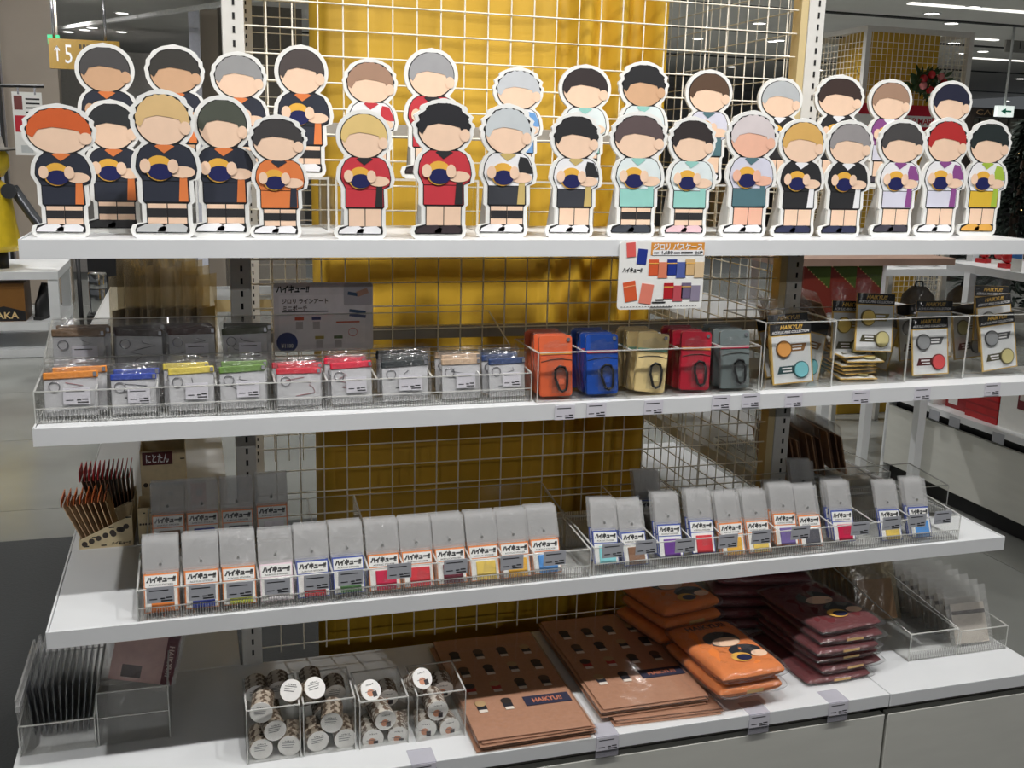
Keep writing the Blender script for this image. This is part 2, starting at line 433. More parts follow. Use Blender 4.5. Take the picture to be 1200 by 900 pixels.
cabinet(-0.46, XS-0.002, YD, 0.0, 'white base cabinet under the paper bags and towels')
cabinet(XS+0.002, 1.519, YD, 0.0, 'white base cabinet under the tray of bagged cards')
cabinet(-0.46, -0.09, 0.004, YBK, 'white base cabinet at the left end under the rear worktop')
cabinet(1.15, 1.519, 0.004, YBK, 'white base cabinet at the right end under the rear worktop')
# ------------------------------------------------------------------ cut-out standees (plain stand-in figures, no faces)
SK = (242,208,180); SK2 = (212,170,134)
NAVY=(46,50,62); ORG=(226,128,70); RED=(200,58,68); MINT=(150,206,196); PALE=(226,236,236); LAV=(216,216,230); TEAL=(84,118,126)
BLK=(44,44,46); PUR=(140,78,140); WHT=(238,238,240); LIME=(166,192,70); YEL=(218,180,60); BLU=(110,160,215); GOLD=(200,176,110)
BODY = [(0.66,-0.055,0.06),(0.615,-0.145,0.165),(0.55,-0.18,0.20),(0.47,-0.19,0.215),(0.405,-0.155,0.20),(0.395,-0.15,0.155),(0.245,-0.15,0.16),(0.24,-0.13,0.14),(0.105,-0.13,0.14),(0.095,-0.195,0.145),(0.045,-0.215,0.15),(0.03,-0.20,0.14)]
def bspan(y, m=0.0):
    y0, y1 = BODY[-1][0]-m, BODY[0][0]+m
    if y < y0 or y > y1: return None
    yy = min(max(y, BODY[-1][0]), BODY[0][0])
    for (ya,la,ra),(yb,lb,rb) in zip(BODY, BODY[1:]):
        if yb <= yy <= ya:
            t = (yy-yb)/(ya-yb) if ya > yb else 0
            l, r = lb+(la-lb)*t, rb+(ra-rb)*t
            k = 1.0
            if yy != y: k = math.sqrt(max(0, 1-((y-yy)/m)**2)) if m else 1
            return l-m*k, r+m*k
def espan(y, cy, rx, ry, m=0.0):
    t = (y-cy)/(ry+m)
    if abs(t) > 1: return None
    h = (rx+m)*math.sqrt(max(0,1-t*t)); return -h, h
def outline(rx, m, wob, y0=0.0, y1=1.0, n=56):
    cy, ry = 0.795, 0.175
    L, Rr = [], []
    for i in range(n+1):
        y = y0+(y1-y0)*i/n
        sp = [s for s in (bspan(y, m), espan(y, cy, rx, ry, m)) if s]
        if not sp: continue
        l = min(s[0] for s in sp); r = max(s[1] for s in sp)
        if wob and y > 0.74:
            k = wob*math.sin(y*95)*min(1,(y-0.74)*12); l -= k; r += k
        L.append((l, y)); Rr.append((r, y))
    return L+Rr[::-1]
def standee(u0, v0, u1, Y, zb, hair, shirt, accent, shorts, sock, shoe, skin, wob, label, group, dense=True):
    um = (u0+u1)/2
    pb = at_y(um, 300, Y)
    # find top height on this plane, and size
    ztop = at_y(um, v0, Y).z; H = ztop-zb
    W = abs(at_y(u1, (v0*0.8+280*0.2), Y).x-at_y(u0, (v0*0.8+280*0.2), Y).x)
    x = at_y(um, v0+0.3*H*600, Y).x
    t = thing('cutout_standee', label, 'standee', (x, Y, zb), 0, group)
    a = W/H; rx = min(max(a/2-0.03, 0.17), 0.262)
    S = lambda pts: [(p[0]*H, p[1]*H) for p in pts]
    th = 0.006; d = 0.0005
    poly('board', t, paper, S(outline(rx, 0.030, wob)), 0, th)
    poly('printed_outline', t, ink, S(outline(rx, 0.0, wob)), -d)
    q = 0.007
    hm, sm, am, shm = C(hair), C(shirt), C(accent), C(shorts)
    skm = C(skin)
    # hair: dome over the upper head
    e = ell(0, 0.795, rx-q, 0.175-q, 30, -8, 188)
    hp = [(p[0]*(1+(wob*2*math.sin(i*1.9))), p[1]+wob*0.5*math.sin(i*2.3)) for i, p in enumerate(e)]
    fringe = [(-rx*0.80, 0.745), (-rx*0.62, 0.805), (-rx*0.2, 0.825), (rx*0.25, 0.815), (rx*0.6, 0.80), (rx*0.74, 0.74)]
    poly('hair', t, hm, S(hp+fringe), -3*d)
    poly('face', t, skm, S(ell(0, 0.783, rx-q*1.6, 0.160-q, 28)), -2*d)
    poly('ear', t, skm, S(ell(rx*0.80, 0.745, rx*0.2, 0.045, 14)), -3.5*d)
    def band(ya, yb, ins=q, l=None, r=None, n=8):
        P = []
        ys = [ya+(yb-ya)*i/n for i in range(n+1)]
        sp = [bspan(y) for y in ys]
        Lp = [((s[0]+ins if l is None else l), y) for s, y in zip(sp, ys)]; Rp = [((s[1]-ins if r is None else r), y) for s, y in zip(sp, ys)]
        return Lp+Rp[::-1]
    poly('shirt', t, sm, S(band(0.392, 0.632)), -2*d)
    poly('collar', t, am, S([(-0.06,0.622),(0.0,0.575),(0.07,0.622),(0.05,0.632),(-0.045,0.632)]), -3*d)
    poly('sleeve', t, C(accent if accent != GOLD else BLK) if shirt in (WHT, LIME) else sm, S([(0.10,0.61),(0.16,0.60),(0.195,0.53),(0.205,0.485),(0.10,0.478),(0.085,0.55)]), -3*d)
    poly('shorts', t, shm, S(band(0.249, 0.386)), -2*d)
    poly('side_stripe', t, am, S([(0.085,0.252),(0.147,0.252),(0.143,0.47),(0.10,0.47)]), -3*d)
    for (l, r) in ((-0.123, 0.002), (0.009, 0.133)):
        g = poly('leg', t, skm, S([(l,0.10),(r,0.10),(r,0.236),(l,0.236)]), -2*d)
        if sock: poly('sock', g, C(sock), S([(l,0.145),(r,0.145),(r,0.205),(l,0.205)]), -3*d)
    for cx in (-0.105, 0.035):
        poly('shoe', t, C(shoe), S([(cx-0.10,0.045),(cx+0.09,0.042),(cx+0.10,0.075),(cx+0.06,0.102),(cx-0.03,0.098),(cx-0.09,0.07)]), -4*d)
    poly('forearm', t, skm, S(ell(0.115, 0.452, 0.085, 0.040, 16)), -4*d)
    b = poly('ball', t, C((232,178,72)), S(ell(-0.035, 0.475, 0.092, 0.086, 22)), -5*d)
    poly('ball_panel', b, C((30,34,86)), S(ell(-0.028, 0.452, 0.080, 0.055, 20)), -6*d)
    for cx in (-0.125, 0.055): poly('hand', t, skm, S(ell(cx, 0.49, 0.036, 0.048, 14)), -7*d)
    # folding foot behind
    v = [(-0.0015,th,0),(-0.0015,th+0.045,0),(-0.0015,th,H*0.62),(0.0015,th,0),(0.0015,th+0.045,0),(0.0015,th,H*0.62)]
    link('easel_foot', raw(None, [(p[0]-0.03*H/0.2, p[1], p[2]) for p in v], [(0,1,2),(5,4,3),(0,3,4,1),(1,4,5,2),(2,5,3,0)], M('standee_back', (200,200,198), 0.6)), t)
    return t
FR = 'cut-out standees in the front row'; BR = 'cut-out standees in the back row'
F = [ # u0,v0,u1,base v
 (25,121,113,278,(212,98,48),NAVY,ORG,NAVY,BLK,WHT,SK,0.010,'cut-out standee with bright orange hair and navy kit, at the shelf corner'),
 (97,116,165,272,(48,50,52),NAVY,ORG,NAVY,BLK,BLK,SK,0.0,'black-haired cut-out standee in navy kit with black shoes, beside the orange-haired one'),
 (152,104,229,279,(222,188,132),NAVY,ORG,NAVY,BLK,(190,192,192),SK,0.010,'tall blond cut-out standee in navy and orange kit'),
 (226,111,295,279,(78,82,72),NAVY,ORG,NAVY,BLK,WHT,SK,0.0,'cut-out standee with dark moss-grey hair and navy kit'),
 (291,134,360,279,(64,62,62),ORG,NAVY,ORG,BLK,WHT,SK,0.012,'short dark-haired cut-out standee in an orange shirt'),
 (394,128,459,280,(226,196,128),RED,BLK,RED,None,WHT,SK,0.0,'blond cut-out standee in red kit with white shoes'),
 (484,115,556,280,(40,40,44),RED,BLK,RED,None,(60,50,54),SK,0.014,'black-haired cut-out standee in red kit with dark shoes'),
 (563,121,627,278,(196,202,204),WHT,GOLD,(58,60,66),BLK,WHT,SK,0.012,'silver-haired cut-out standee in white and black shirt'),
 (645,131,705,278,(44,44,46),WHT,GOLD,(60,62,68),None,WHT,SK,0.010,'black-haired cut-out standee in white and black shirt with bare legs'),
 (715,130,782,278,(94,80,80),PALE,MINT,MINT,BLK,(58,62,70),SK,0.010,'cut-out standee with ash brown hair, white shirt and mint shorts'),
 (783,136,839,278,(52,46,46),PALE,MINT,MINT,BLK,(226,190,196),SK,0.012,'dark-haired cut-out standee with white shirt, mint shorts and knee bands'),
 (851,129,912,278,(216,206,206),LAV,TEAL,TEAL,None,WHT,(240,186,160),0.010,'cut-out standee with pale pinkish hair and teal shorts'),
 (912,138,968,278,(216,172,98),BLK,WHT,BLK,None,(44,48,76),SK,0.006,'blond cut-out standee in all-black kit'),
 (967,140,1023,278,(150,146,146),BLK,WHT,BLK,None,(44,48,76),SK,0.006,'grey-haired cut-out standee in all-black kit in the front row'),
 (1028,139,1084,277,(72,70,70),WHT,PUR,LAV,None,(66,62,72),SK,0.006,'dark-haired cut-out standee in white shirt with purple sleeves'),
 (1082,137,1135,277,(178,46,46),WHT,PUR,LAV,None,WHT,SK,0.013,'red-haired cut-out standee in white shirt with purple sleeves'),
 (1132,140,1184,276,(38,46,46),WHT,LIME,YEL,None,(226,170,80),SK,0.010,'black-haired cut-out standee with lime sleeves and yellow shorts')]
for (u0,v0,u1,vb,hair,sh,ac,so,sk,shoe,skin,wob,lab) in F:
    Y = max(min(at_z((u0+u1)/2, vb, zA).y, -0.18), YA+0.012)
    if u0 == 97: Y = -0.20
    if u0 == 226: Y = -0.278
    standee(u0,v0,u1,Y,zA,hair,sh,ac,so,sk,shoe,skin,wob,lab,FR)
RH = 0.088
B = [(88,50,158,(78,76,76),NAVY,ORG,NAVY,BLK,WHT,SK2,0.0,'back-row cut-out standee with cropped grey hair and tanned skin'),
 (170,52,240,(58,56,52),NAVY,ORG,NAVY,BLK,WHT,SK2,0.006,'back-row cut-out standee with short black hair, tanned skin and navy kit'),
 (247,60,313,(152,152,152),NAVY,ORG,NAVY,BLK,WHT,SK,0.006,'back-row cut-out standee with grey hair and navy kit'),
 (322,52,385,(78,70,68),NAVY,ORG,NAVY,BLK,WHT,SK,0.0,'back-row cut-out standee with dark brown hair and navy kit beside the slotted post'),
 (402,68,466,(166,132,110),WHT,RED,RED,None,WHT,SK,0.008,'back-row cut-out standee with light brown hair, white shirt and red collar'),
 (474,56,537,(160,160,162),RED,BLK,RED,None,(60,50,54),SK,0.0,'tall back-row cut-out standee with grey hair and red kit'),
 (578,78,637,(196,200,204),WHT,BLU,BLU,None,WHT,SK,0.012,'back-row cut-out standee with silver hair, white shirt and blue shorts'),
 (655,75,716,(54,46,46),PALE,MINT,MINT,BLK,(58,62,70),SK,0.0,'back-row cut-out standee with smooth black-brown hair and mint collar'),
 (725,71,783,(40,40,42),PALE,MINT,MINT,BLK,(58,62,70),SK2,0.012,'back-row cut-out standee with tall black hair and mint collar'),
 (803,81,858,(92,70,54),LAV,TEAL,TEAL,None,WHT,SK,0.0,'back-row cut-out standee with chestnut hair and teal shorts'),
 (888,90,940,(184,188,190),BLK,WHT,BLK,None,(44,48,76),SK,0.0,'back-row cut-out standee with silver hair and black kit'),
 (954,87,1012,(62,48,44),BLK,WHT,BLK,None,(44,48,76),SK,0.008,'back-row cut-out standee with dark brown hair and black kit'),
 (1017,92,1068,(164,132,110),PUR,WHT,LAV,None,(66,62,72),SK,0.0,'back-row cut-out standee with light brown hair and purple shirt'),
 (1089,94,1138,(36,38,58),PUR,WHT,LAV,None,(66,62,72),SK,0.004,'back-row cut-out standee with blue-black hair and purple shirt')]
for (u0,v0,u1,hair,sh,ac,so,sk,shoe,skin,wob,lab) in B:
    standee(u0,v0,u1,-0.125,zA+RH+0.004,hair,sh,ac,so,sk,shoe,skin,wob,lab,BR)
# acrylic risers under the back row
for i, (xa, xb) in enumerate(((-0.34,-0.13),(-0.12,0.09),(0.10,0.36),(0.42,0.68),(0.70,0.90),(0.92,1.10),(1.12,1.34))):
    lab = ['under the two tanned back-row standees','under the grey-haired navy standees','under the red back-row standees','under the silver and mint back-row standees','under the chestnut-haired standee','under the black-kit back-row standees','under the purple back-row standees'][i]
    t = thing('acrylic_riser', 'clear acrylic riser '+lab, 'riser', ((xa+xb)/2, -0.075, zA), 0, 'clear acrylic risers on the top shelf')
    wd = xb-xa
    box('top_plate', t, acr, (wd, 0.13, 0.004), (0,0,RH+0.002))
    for s in (-1,1):
        l = box('leg', t, acr, (0.004, 0.13, RH), (s*(wd/2-0.002),0,RH/2))
        box('cut_edge', l, acre, (0.004, 0.0012, RH), (0,-0.0656,0))
    box('cut_edge', t, acre, (wd, 0.0012, 0.004), (0,-0.0656,RH+0.002))
# ------------------------------------------------------------------ clear trays and bins
def rib_mesh(L, h, pitch=0.0042):
    key = ('rib', round(L,4), h)
    if key not in MESH:
        n = int(L/pitch); v, f = multibox([(0.0016, 0.0014, h, (-L/2+pitch*(i+0.5), 0, h/2)) for i in range(n)])
        raw(key, v, f, ribm)
    return MESH[key]
def tray(name, label, x0, x1, y0, y1, z, hf, hb, div=(), th=0.003, ribs=0.018, lip=0.0, sides=True, group=None):
    """open clear tray: low front, taller back, sloping sides, dividers across"""
    t = thing(name, label, 'acrylic tray', ((x0+x1)/2, (y0+y1)/2, z), 0, group)
    W, D = x1-x0, y1-y0
    box('floor_plate', t, acr, (W, D, th), (0,0,th/2+0.0005))
    e = 0.0016
    p = box('front_wall', t, acr, (W, th, hf), (0,-D/2+th/2,hf/2)); box('cut_edge', p, acre, (W, th, e), (0,0,hf/2+e/2))
    if lip: box('lip_line', p, acre, (W, 0.0012, e), (0,-th/2-0.0006,-hf/2+lip))
    if ribs: link('ribbing', rib_mesh(W-0.004, ribs), p, (0,-th/2-0.0008,-hf/2+0.002))
    for s in (-1,1): box('cut_edge', p, acre, (0.0018, 0.0014, hf), (s*(W/2-0.0009),-th/2-0.0007,0))
    p = box('back_wall', t, acr, (W, th, hb), (0,D/2-th/2,hb/2)); box('cut_edge', p, acre, (W, th, e), (0,0,hb/2+e/2))
    if ribs: link('ribbing', rib_mesh(W-0.004, ribs), p, (0,-th/2-0.0008,-hb/2+0.002))
    def wall(xc, nm):
        key = ('side', round(D,4), hf, hb, th)
        prof = [(-D/2,0),(D/2,0),(D/2,hb),(-D/2,hf)]
        v = [(s*th/2, a, b) for s in (-1,1) for a, b in prof]
        w = link(nm, raw(key, v, [(0,1,2,3),(7,6,5,4),(0,4,5,1),(1,5,6,2),(2,6,7,3),(3,7,4,0)], acr), t, (xc,0,0))
        v = [(s*th/2, a, b) for s in (-1,1) for a, b in ((-D/2,hf),(D/2,hb),(D/2,hb+e),(-D/2,hf+e))]
        link('cut_edge', raw(key+('e',), v, [(0,1,2,3),(7,6,5,4),(0,4,5,1),(1,5,6,2),(2,6,7,3),(3,7,4,0)], acre), w)
    if sides:
        wall(-W/2+th/2, 'side_wall'); wall(W/2-th/2, 'side_wall')
    for xd in div: wall(xd-(x0+x1)/2, 'divider')
    return t

# ------------------------------------------------------------------ tags
TAGB = [(-0.40,0.30,0.26,0.32),(-0.40,-0.12,-0.22,-0.28),(0.0,0.16,-0.20,-0.28),(0.2,0.42,-0.16,-0.24),(0.02,0.44,-0.34,-0.42)]
def tagprint(w, h): return bars([(a*w,b*w,c*h,d*h) for a,b,c,d in TAGB])
def price_tag(label, x, y, z, w=0.037, h=0.026, mat=None, tilt=0.0, flap=False, rz=0.0, group='price tags on the shelf edges'):
    mat = mat or tagm
    t = thing('price_tag', label, 'price tag', (x, y, z), 0, group, rot=(tilt,0,rz))
    box('card', t, mat, (w, 0.0012, h))
    v, f = tagprint(w, h); link('small_print', raw(('tagp',w,h), v, f, ink), t, (0,-0.0008,0))
    if flap:
        box('clear_holder', t, clear('holder_film', (0.80,0.79,0.83), 0.1, 1.45, milk=0.25, milkcol=(0.78,0.77,0.84)), (w*1.05, 0.045, 0.0012), (0, 0.0224, h/2+0.0012))
        box('holder_strip', t, clear('holder_film'), (w*1.05, 0.001, 0.03), (0, 0.0012, -0.012))
    return t
def sticker(parent, w, h, loc, rot=(0,0,0)):
    c = box('price_sticker', parent, tagm, (w, 0.0006, h), loc, rot)
    v, f = tagprint(w, h); link('small_print', raw(('tagp',w,h), v, f, ink), c, (0,-0.0005,0))
    return c
def bagmesh(w, h, d, seed, mat, n=7):
    """crinkled clear bag, base at z=0, centred in x,y"""
    key = ('bag', round(w,4), round(h,4), round(d,4), seed, mat.name)
    if key in MESH: return MESH[key]
    rnd = random.Random(seed); v, f = [], []
    for s in (-1, 1):
        for j in range(n+1):
            for i in range(n+1):
                a, b = i/n, j/n
                k = math.sin(math.pi*a)**0.35*math.sin(math.pi*b)**0.30 if 0 < a < 1 and 0 < b < 1 else 0
                v.append(((a-0.5)*w*(1+rnd.uniform(-.01,.01)), s*(d/2*k)+rnd.uniform(-0.0016,0.0016)*k+(0.0002*s), b*h))
    m = (n+1)*(n+1)
    for q in range(2):
        for j in range(n):
            for i in range(n):
                a = q*m+j*(n+1)+i; f.append((a,a+1,a+n+2,a+n+1) if q == 0 else (a,a+n+1,a+n+2,a+1))
    return raw(key, v, f, mat, True)

# ------------------------------------------------------------------ zip pouches on the second shelf
tray('clear_tray', 'long clear tray of zip pouches on the second shelf', -0.385, 0.419, -0.302, -0.172, zB, 0.050, 0.062, div=[-0.295,-0.205,-0.115,-0.022,0.062,0.145,0.24,0.325], lip=0.024)
tray('clear_tray', 'raised clear tray behind the front row of zip pouches', -0.385, 0.419, -0.168, -0.020, zB, 0.076, 0.118, div=[-0.29,-0.19,-0.09], lip=0.05)
vinyl = clear('milky_vinyl', (0.93,0.93,0.94), 0.18, 1.45, milk=0.55, milkcol=(0.86,0.86,0.88), boost=0.03)
def pouch(label, group, x, y, z, w, h, band, lean=R(12), rz=0.0, stick=True, seed=1, line=(120,40,50)):
    t = thing('zip_pouch', label, 'pouch', (x, y, z), 0, group, rot=(-lean,0,rz))
    box('vinyl_body', t, vinyl, (w*0.92, 0.004, h*0.80), (0,0,h*0.41), bev=0.001, seg=1)
    b = box('zip_band', t, M('band_%d_%d_%d' % band, band, 0.4, bump=0.2, bscale=200), (w*0.94, 0.007, h*0.15), (0,-0.0005,h*0.855), R0(seed), bev=0.0015, seg=1)
    box('zip_slider', b, M('zip_metal', (190,190,195), 0.25, 0.9), (0.005, 0.004, 0.007), (w*0.42,-0.004,0))
    v, f = tube([(0.008*math.cos(a*0.5236), 0, 0.008*math.sin(a*0.5236)) for a in range(12)], 0.0008, 5, True)
    link('key_ring', raw('keyring', v, f, M('zip_metal'), True), t, (-w*0.28,-0.0035,h*0.62))
    c = random.Random(seed); pts = [((c.uniform(-.28,.34))*w, -0.0028, (0.25+0.45*k/7)*h) for k in range(8)]
    v, f = tube(pts, 0.0005, 4); link('line_print', raw(None, v, f, C(line)), t)
    if stick: sticker(t, w*0.46, h*0.34, (0.10*w,-0.0052,h*0.42))
    link('clear_bag', bagmesh(w*1.06, h*1.10, 0.015, seed % 4, film), t, (0,0,-0.001))
    return t
def R0(seed): return (0, R(random.Random(seed*7+1).uniform(-2.5,2.5)), 0)
PF = [(86,72,(226,140,52),'orange',431,2),(157,60,(38,66,160),'royal blue',434,2),(222,60,(214,194,84),'yellow',426,2),(288,60,(104,138,66),'leaf green',424,2),(351,58,(206,46,62),'red',428,3),(410,54,(214,40,66),'crimson',420,3),(478,60,(44,50,52),'black',418,5),(541,50,(196,168,140),'beige',416,3),(592,47,(40,62,106),'navy',416,4)]
for i, (u, wp, band, nm, vt, n) in enumerate(PF):
    Y0 = -0.284
    p = at_y(u, 460, Y0); q = at_y(u+wp, 460, Y0); w = (q.x-p.x)
    h = max(0.072, at_y(u, vt, Y0+0.02).z-zB)/1.05
    for k in range(n):
        pouch('clear zip pouch with %s zip band%s' % (nm, ', front of its row' if k == 0 else ', %s from the front of its row' % ORD[k]), 'zip pouches with %s band' % nm,
              p.x+0.004*((k*7+i)%3-1)+(0.008 if k==1 and i==0 else 0), Y0+0.018*k, zB+0.006+0.004*min(k,1), w*0.95, h, band, R(10), R(-3 if i==0 else (2 if i==5 else 0)), k == 0 and i != 4, i*9+k, (150,60,66) if i in (0,4,5) else (50,52,60))
PBk = [(95,70,(140,112,84),'brown',370,True),(163,62,(70,58,58),'dark brown',370,False),(222,62,(84,62,60),'maroon-black',368,True),(290,60,(72,78,52),'olive',368,True)]
for i, (u, wp, band, nm, vt, st) in enumerate(PBk):
    Y0 = -0.148
    p = at_y(u, 400, Y0); q = at_y(u+wp, 400, Y0); w = q.x-p.x
    h = (at_y(u, vt+8, Y0+0.02).z-zB-0.045)/1.05
    for k in range(3):
        pouch('clear zip pouch with %s zip band in the raised row%s' % (nm, '' if k == 0 else ', %s back' % ORD[k]), 'raised zip pouches with %s band' % nm,
              p.x+0.004*((k*5+i)%3-1), Y0+0.016*k, zB+0.045, w*0.94, h*(1+0.02*k), band, R(8), 0, st and k == 0, 100+i*9+k, (60,56,60))
# step block under the raised pouches
tag(bb('tray_step', None, clear('frosted_step', (0.8,0.8,0.8), 0.3, 1.45, milk=0.4), -0.379, -0.03, -0.160, -0.028, zB+0.0042, zB+0.044), 'frosted step block under the raised zip pouches', 'step block')

# ------------------------------------------------------------------ pass cases in the five-bay clear box
xa, xb = 0.424, 0.862
BAY = [0.424, 0.5105, 0.600, 0.694, 0.782, 0.862]
tray('clear_tray', 'five-bay clear box holding the pass cases', xa, xb, -0.316, -0.175, zB, 0.088, 0.088, div=BAY[1:-1], ribs=0, th=0.0035)
PC = [((222,102,62),(238,166,70),'orange',0),((30,78,170),(206,84,96),'blue',0),((228,204,146),(140,196,176),'cream',R(6)),((178,36,54),(234,150,80),'crimson',R(3)),((112,122,122),(196,44,78),'grey',0)]
carab = M('black_carabiner', (26,26,28), 0.35)
def pass_case(label, group, x, y, z, body, stripe, lean, roll, front, seed):
    w, h = 0.061, 0.108
    t = thing('pass_case', label, 'pass case', (x, y, z), 0, group, rot=(-lean,roll,0))
    bm = M('case_%d_%d_%d' % body, body, 0.35, var=0.04, bump=0.05, bscale=300)
    poly('case_body', t, bm, rrect(-w/2, w/2, 0, h, 0.006), -0.003, 0.006, key=('pcb',body))
    poly('pocket', t, bm, rrect(-w/2+0.001, w/2-0.001, 0.001, h*0.66, 0.005), -0.0046, 0.0016, key=('pcp',body))
    box('stripe', t, C(stripe), (w*0.96, 0.0010, 0.005), (0,-0.0036,h*0.715))
    cyl('eyelet', t, M('zip_metal'), 0.0035, 0.002, (w*0.38,-0.003,h*0.93), (R(90),0,0), n=12)
    if front:
        pts = [(-0.009,0,-0.016),(-0.011,0,0.004),(-0.008,0,0.016),(0.0,0,0.020),(0.008,0,0.016),(0.010,0,0.006),(0.006,0,-0.010),(0.002,0,-0.019),(-0.005,0,-0.020)]
        v, f = tube(pts, 0.0022, 6, True)
        c = link('carabiner', raw('carabiner', v, f, carab, True), t, (0.010,-0.0085,0.032), (0,R(-14),0), (1.12,1.0,1.12))
        box('emblem', t, C(tuple(min(255,int(x*1.15)) for x in body)), (0.010,0.0006,0.010), (0.010,-0.0050,0.026))
        link('small_bag', bagmesh(0.036, 0.046, 0.010, 2, film, 5), t, (0.008,-0.0085,0.006))
        v, f = tube([(-0.028,-0.005,0.062),(-0.01,-0.0054,0.066),(0.01,-0.0054,0.067),(0.029,-0.005,0.064)], 0.0006, 4)
        link('elastic_cord', raw('cord', v, f, C((70,70,64))), t)
    link('clear_bag', bagmesh(w*1.04, h*1.03, 0.011, 1, film, 6), t, (0,0,-0.001))
    return t
for i, (body, st, nm, roll) in enumerate(PC):
    xc = (BAY[i]+BAY[i+1])/2-0.003
    n = 5
    for k in range(n):
        pass_case('%s pass case %s' % (nm, 'with black carabiner, front of its bay' if k == 0 else '%s from the front of its bay' % ORD[k]), '%s pass cases' % nm,
                  xc+(0.003*((k*5)%3-1) if k else 0.002)-0.0035*(k>0)*(k%2), -0.296+0.0175*k+(0.004 if k else 0), zB+0.006, body, st, R(7), (roll if k == 0 else 0.0), k == 0, i*7+k)

# ------------------------------------------------------------------ pin card bins
gold_e = M('gold_foil_edge', (222,184,104), 0.35, 0.2)
card = M('pearl_card', (224,226,226), 0.4)
goldtxt = M('gold_print', (236,190,90), 0.4)
white_t = M('white_print', (240,240,240), 0.5)
def pin_card(label, group, loc, rot, c1, c2, full=True, w=0.088, h=0.116):
    t = thing('pin_card', label, 'pin card', loc, 0, group, rot=rot)
    box('backing', t, gold_e, (w, 0.0022, h), (0,0,h/2))
    box('card_face', t, card, (w*0.93, 0.0006, h*0.77), (0,-0.0013,h*0.405))
    hd = box('header', t, ink, (w, 0.0008, h*0.185), (0,-0.0014,h*0.905))
    if full:
        txt(hd, 'HAIKYU!!', goldtxt, h*0.072, (0.002,-0.0007,h*0.030), width=w*0.56, bold=0.02, shear=0.35)
        txt(hd, 'ACRYLIC-PINS COLLECTION', white_t, h*0.043, (0,-0.0007,-h*0.050), width=w*0.92, bold=0.02, shear=0.2)
    def pin(cx, cz, col, s):
        m = C(col, 0.3)
        p = cyl('acrylic_pin', t, C(tuple(int(x*0.55) for x in col), 0.3), 0.0138*w/0.074, 0.003, (cx*w,-0.0018,cz*h), (R(90),0,0), n=18)
        cyl('pin_face', p, m, 0.0122*w/0.074, 0.0008, (0,0,0.003), n=18)
        bn = poly('name_banner', t, C(tuple(int(x*0.62) for x in col) if s > 0 else tuple(int(x*0.4) for x in col)), [((cx+s*0.14)*w,(cz-0.05)*h),((cx+s*0.50)*w,(cz-0.05)*h),((cx+s*0.58)*w,(cz+0.075)*h),((cx+s*0.14)*w,(cz+0.075)*h)] if s > 0 else [((cx+s*0.14)*w,(cz-0.05)*h),((cx+s*0.14)*w,(cz+0.075)*h),((cx+s*0.52)*w,(cz+0.075)*h),((cx+s*0.58)*w,(cz-0.05)*h)], -0.0019)
        v, f = bars([((cx+s*0.22)*w,(cx+s*0.46)*w,(cz+0.025)*h,(cz+0.05)*h),((cx+s*0.22)*w,(cx+s*0.44)*w,(cz-0.025)*h,(cz+0.0)*h)])
        link('name_print', raw(None, v, f, white_t), bn, (0,-0.0022,0))
    pin(-0.20, 0.58, c1, 1); pin(0.20, 0.22, c2, -1)
    link('clear_bag', bagmesh(w*1.06, h*1.34, 0.009, 3, filmc, 6), t, (0,0,-0.002))
    return t
BINS = [(0.876,1.030,-0.300),(1.034,1.205,-0.290),(1.209,1.352,-0.280),(1.356,1.525,-0.275)]
BN = ['first clear bin of pin cards, beside the grey pass cases','clear bin of pin cards with the yellow pin card sticking up','clear bin of pin cards with the red and black pins','clear bin of pin cards at the shelf end']
for (x0,x1,y0), lab in zip(BINS, BN):
    tray('clear_bin', lab, x0, x1, y0, y0+0.165, zB, 0.128, 0.128, ribs=0, th=0.0035)
Y1=(246,214,120); GR=(150,152,154); OR_=(238,168,92); AQ=(132,204,212); RD=(222,90,92); OL=(206,196,140); NV=(120,140,190)
def pc(u, v, Y, zoff, rz, lean, c1, c2, lab, grp='pin cards in the clear bins', roll=0.0, full=True):
    p = at_y(u, v, Y)
    return pin_card(lab, grp, (p.x, Y, zB+zoff), (-lean, roll, rz), c1, c2, full)
pc(930,440,-0.288,0.008,0,R(10),OR_,AQ,'pin card with an orange pin and an aqua pin, front of its bin',roll=R(-3))
pc(927,430,-0.262,0.022,0,R(10),OR_,AQ,'pin card with only its black header showing behind the orange and aqua one',roll=R(-3))
pc(940,440,-0.240,0.006,0.2,R(6),OR_,AQ,'pin card leaning askew behind the orange and aqua one',roll=R(14),full=False)
pc(1024,400,-0.258,0.058,0,R(8),Y1,OL,'pin card with a large yellow pin, raised highest in its bin',roll=R(3))
pc(996,410,-0.232,0.040,0,R(8),Y1,OL,'pin card with a yellow pin half hidden behind the raised one',roll=R(2))
for k in range(6):
    p = at_y(1012, 445, -0.215)
    pin_card('pin card lying flat, %s up in the pile under the raised yellow one' % ORD[k], 'flat pin cards in a pile', (1.118+0.006*((k*5)%3-1), -0.272+0.004*((k*3)%4), zB+0.0065+0.0085*k), (R(-84),0,R(-6+5*((k*7)%4))), Y1, OL, False, 0.080, 0.10)
pc(1090,440,-0.268,0.008,0,R(10),GR,RD,'pin card with a dark grey pin and a red pin, front of its bin',roll=R(-1))
pc(1094,415,-0.238,0.038,0,R(9),GR,RD,'pin card with a grey pin standing taller behind the red one',roll=R(1))
pc(1092,415,-0.215,0.020,0.1,R(8),GR,RD,'pin card tucked last behind the red and grey ones',roll=R(4),full=False)
pc(1172,430,-0.262,0.012,0,R(9),GR,OL,'pin card with a grey pin and an olive pin, front of the end bin',roll=R(-6)).location.x -= 0.0
pc(1168,405,-0.232,0.046,0,R(9),(176,176,170),GR,'pin card with two pale grey pins behind the olive one',roll=R(-5))
